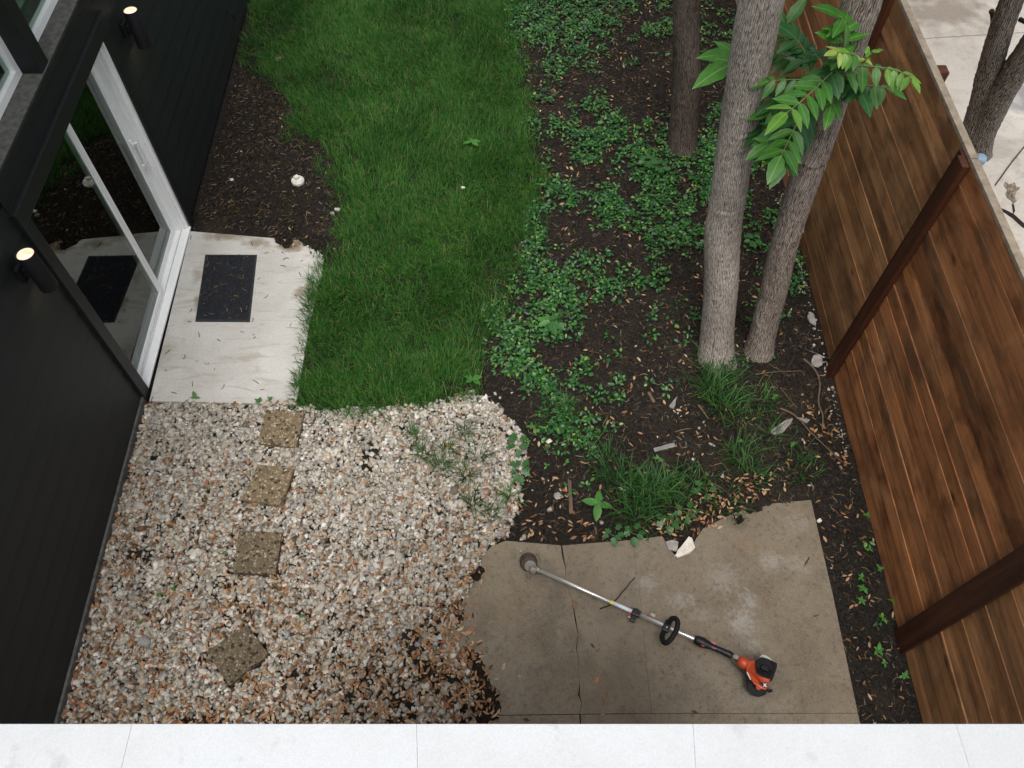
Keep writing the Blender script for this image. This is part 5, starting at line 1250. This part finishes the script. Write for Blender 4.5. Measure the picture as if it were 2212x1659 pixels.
# print on the shaft
cu = bpy.data.curves.new('shaft_print', 'FONT'); cu.body = 'DW39'; cu.size = .021; cu.extrude = .0002
to = bpy.data.objects.new('tmp_text', cu); COL.objects.link(to); dg = bpy.context.evaluated_depsgraph_get()
tme = bpy.data.meshes.new_from_object(to.evaluated_get(dg)); bpy.data.objects.remove(to)
vv = np.array([v.co[:] for v in tme.vertices]); circR = .0138
ang = (vv[:, 1]-.004)/circR + .15
Pn = along(1466)[None]+vv[:, :1]*sd[None]+(circR*np.sin(ang))[:, None]*(-side)[None]+(circR*np.cos(ang)+vv[:, 2])[:, None]*upv[None]
for v, p in zip(tme.vertices, Pn-org): v.co = p
tme.name = 'shaft_print'; tme.materials.clear(); tme.materials.append(BLACK)
o = bpy.data.objects.new('shaft_print', tme); COL.objects.link(o); o.parent = tm; ORG[o.name] = org
# throttle grip
gp = [along(1504), along(1509), along(1520), along(1530), along(1542), along(1560), along(1576), along(1584)]
grip = tube('throttle_grip', smooth_path(gp, 30), np.interp(np.linspace(0, 7, 30), range(8), [.020, .032, .037, .030, .022, .022, .025, .018]), BLACK, tm, 16)
obox('stop_switch', along(1523)+side*.022+upv*.018, .012, .007, .006, RED, .002); obox('throttle_stripe', along(1543.5)+side*.009+upv*.0175, .018, .0035, .0022, PINK, .0015)
obox('trigger', along(1541)-side*.026, .016, .008, .005, PINK, .003)
tube('throttle_cable', smooth_path([along(1570)+side*.01, T3(1590, 1440, .06), T3(1608, 1455, .08), T3(1617, 1475, .09)], 14), .003, BLACK, tm, 6)
obox('shaft_clamp', along(1592)+upv*.004, .016, .014, .010, DULLALU, .003)
# engine: orange shroud, black cover, muffler, tank
def hull(name, top, bot, mat, bevel=.006, parent=tm):
    t = [T3(*p)-org for p in top]; b = [T3(*p)-org for p in bot]; me = prism_me(name, t, b, bevel)
    o = bpy.data.objects.new(name, me); COL.objects.link(o); me.materials.append(mat); o.parent = parent; ORG[o.name] = org
    return o
tube('clutch_collar', [T3(1594, 1426, .105), T3(1602, 1430, .108), T3(1618, 1437.5, .11)], [.032, .036, .044], ORANGE, tm, 20)
hull('engine_shroud', [(1614, 1427, .15), (1632, 1425.5, .17), (1630, 1440, .19), (1632, 1456, .20), (1648, 1463, .205), (1664, 1467, .19), (1662, 1475, .18), (1655, 1491, .15), (1642, 1488, .15), (1628, 1477, .16), (1618, 1463, .165), (1611, 1448, .15)],
     [(1616, 1433, .07), (1634, 1436, .06), (1640, 1442, .06), (1650, 1450, .06), (1656, 1460, .06), (1660, 1466, .06), (1658, 1474, .06), (1652, 1482, .06), (1642, 1480, .06), (1632, 1472, .06), (1622, 1462, .06), (1615, 1449, .07)], ORANGE, .007)
hull('engine_cover', [(1632.5, 1426, .185), (1646, 1418.5, .19), (1662, 1424, .195), (1676, 1431, .17), (1671, 1446, .19), (1663.5, 1465, .20), (1648, 1461.5, .225), (1634, 1455.5, .215), (1631, 1440, .205)],
     [(1634, 1436, .05), (1646, 1432, .05), (1660, 1436, .05), (1672, 1444, .05), (1670, 1454, .05), (1664, 1466, .05), (1650, 1464, .05), (1640, 1460, .05), (1635, 1450, .05)], BLACK, .008)
hull('cover_ridge', [(1643, 1440, .222), (1650, 1436, .224), (1663, 1442, .22), (1660, 1450, .222), (1647, 1446, .226)], [(1641, 1442, .20), (1650, 1435, .20), (1665, 1442, .19), (1661, 1452, .20), (1646, 1448, .205)], BLACK, .003)
for k in range(4):
    hull('cooling_fin', [(1637+k*.5, 1448+k*3.2, .222-.002*k), (1661, 1456+k*2.6, .21), (1660.6, 1457.4+k*2.6, .21), (1637+k*.5, 1449.4+k*3.2, .222-.002*k)], [(1637+k*.5, 1448+k*3.2, .20), (1661, 1456+k*2.6, .19), (1660.6, 1457.4+k*2.6, .19), (1637+k*.5, 1449.4+k*3.2, .20)], RUBBER, 0)
hull('muffler_guard', [(1639, 1421, .15), (1646, 1413.5, .14), (1656, 1416, .14), (1668, 1425, .14), (1667, 1428, .16), (1646, 1419, .165)], [(1641, 1430, .05), (1647, 1424, .05), (1657, 1426, .05), (1667, 1433, .05), (1666, 1436, .05), (1647, 1430, .05)], PALEMETAL, .005)
hull('air_box', [(1668, 1428, .12), (1678, 1431, .12), (1679, 1440, .11), (1673, 1458, .10), (1668, 1470, .10), (1663, 1470, .10), (1664, 1450, .12)], [(1668, 1436, .03), (1676, 1438, .03), (1676, 1446, .03), (1671, 1462, .03), (1667, 1472, .03), (1662, 1472, .03), (1663, 1455, .03)], RUBBER, .006)
hull('fuel_tank', [(1615, 1468, .10), (1632, 1477, .11), (1650, 1489, .11), (1658, 1487, .10), (1655, 1500, .085), (1640, 1506, .08), (1624, 1502, .085), (1613, 1490, .09)], [(1617, 1474, .002), (1632, 1480, .002), (1648, 1490, .002), (1656, 1488, .002), (1653, 1500, .002), (1640, 1506, .002), (1626, 1503, .002), (1615, 1492, .002)], RUBBER, .008)
place_lathe('fuel_cap', [(.019, 0), (.02, .012), (.016, .018), (.002, .019)], T3(1638, 1483, .125), upv*.8+side*.5, ORANGE, 16)
hull('starter_foot', [(1658, 1489, .05), (1668, 1488, .05), (1669, 1493, .045), (1660, 1495, .045)], [(1658, 1491, .002), (1668, 1490, .002), (1669, 1495, .002), (1660, 1497, .002)], RUBBER, .004)
hull('white_stripe', [(1612.8, 1452.5, .163), (1614.5, 1451.5, .164), (1622.3, 1467, .170), (1620.6, 1468.4, .169)], [(1612.8, 1453, .15), (1614.5, 1452, .15), (1622.3, 1468, .15), (1620.6, 1469, .15)], PALEMETAL, 0)
hull('logo_panel', [(1640, 1473.5, .185), (1659, 1475.5, .190), (1658, 1481, .180), (1653, 1486.5, .165)], [(1641, 1476, .15), (1658, 1478, .15), (1657, 1483, .14), (1652, 1486.5, .14)], BLACK, .001)
for (xa, ya, xb, yb) in ((1649.3, 1476.2, 1655.5, 1484.0), (1655.6, 1477.0, 1649.2, 1483.0)):
    p, q = np.array([xa, ya]), np.array([xb, yb]); d = (q-p)/np.linalg.norm(q-p)*0; nrm = np.array([-(q-p)[1], (q-p)[0]])/np.linalg.norm(q-p)*1.15
    hull('logo_cross', [(*(p+nrm), .1875), (*(q+nrm), .181), (*(q-nrm), .181), (*(p-nrm), .1875)], [(*(p+nrm), .17), (*(q+nrm), .165), (*(q-nrm), .165), (*(p-nrm), .17)], PALEMETAL, 0)
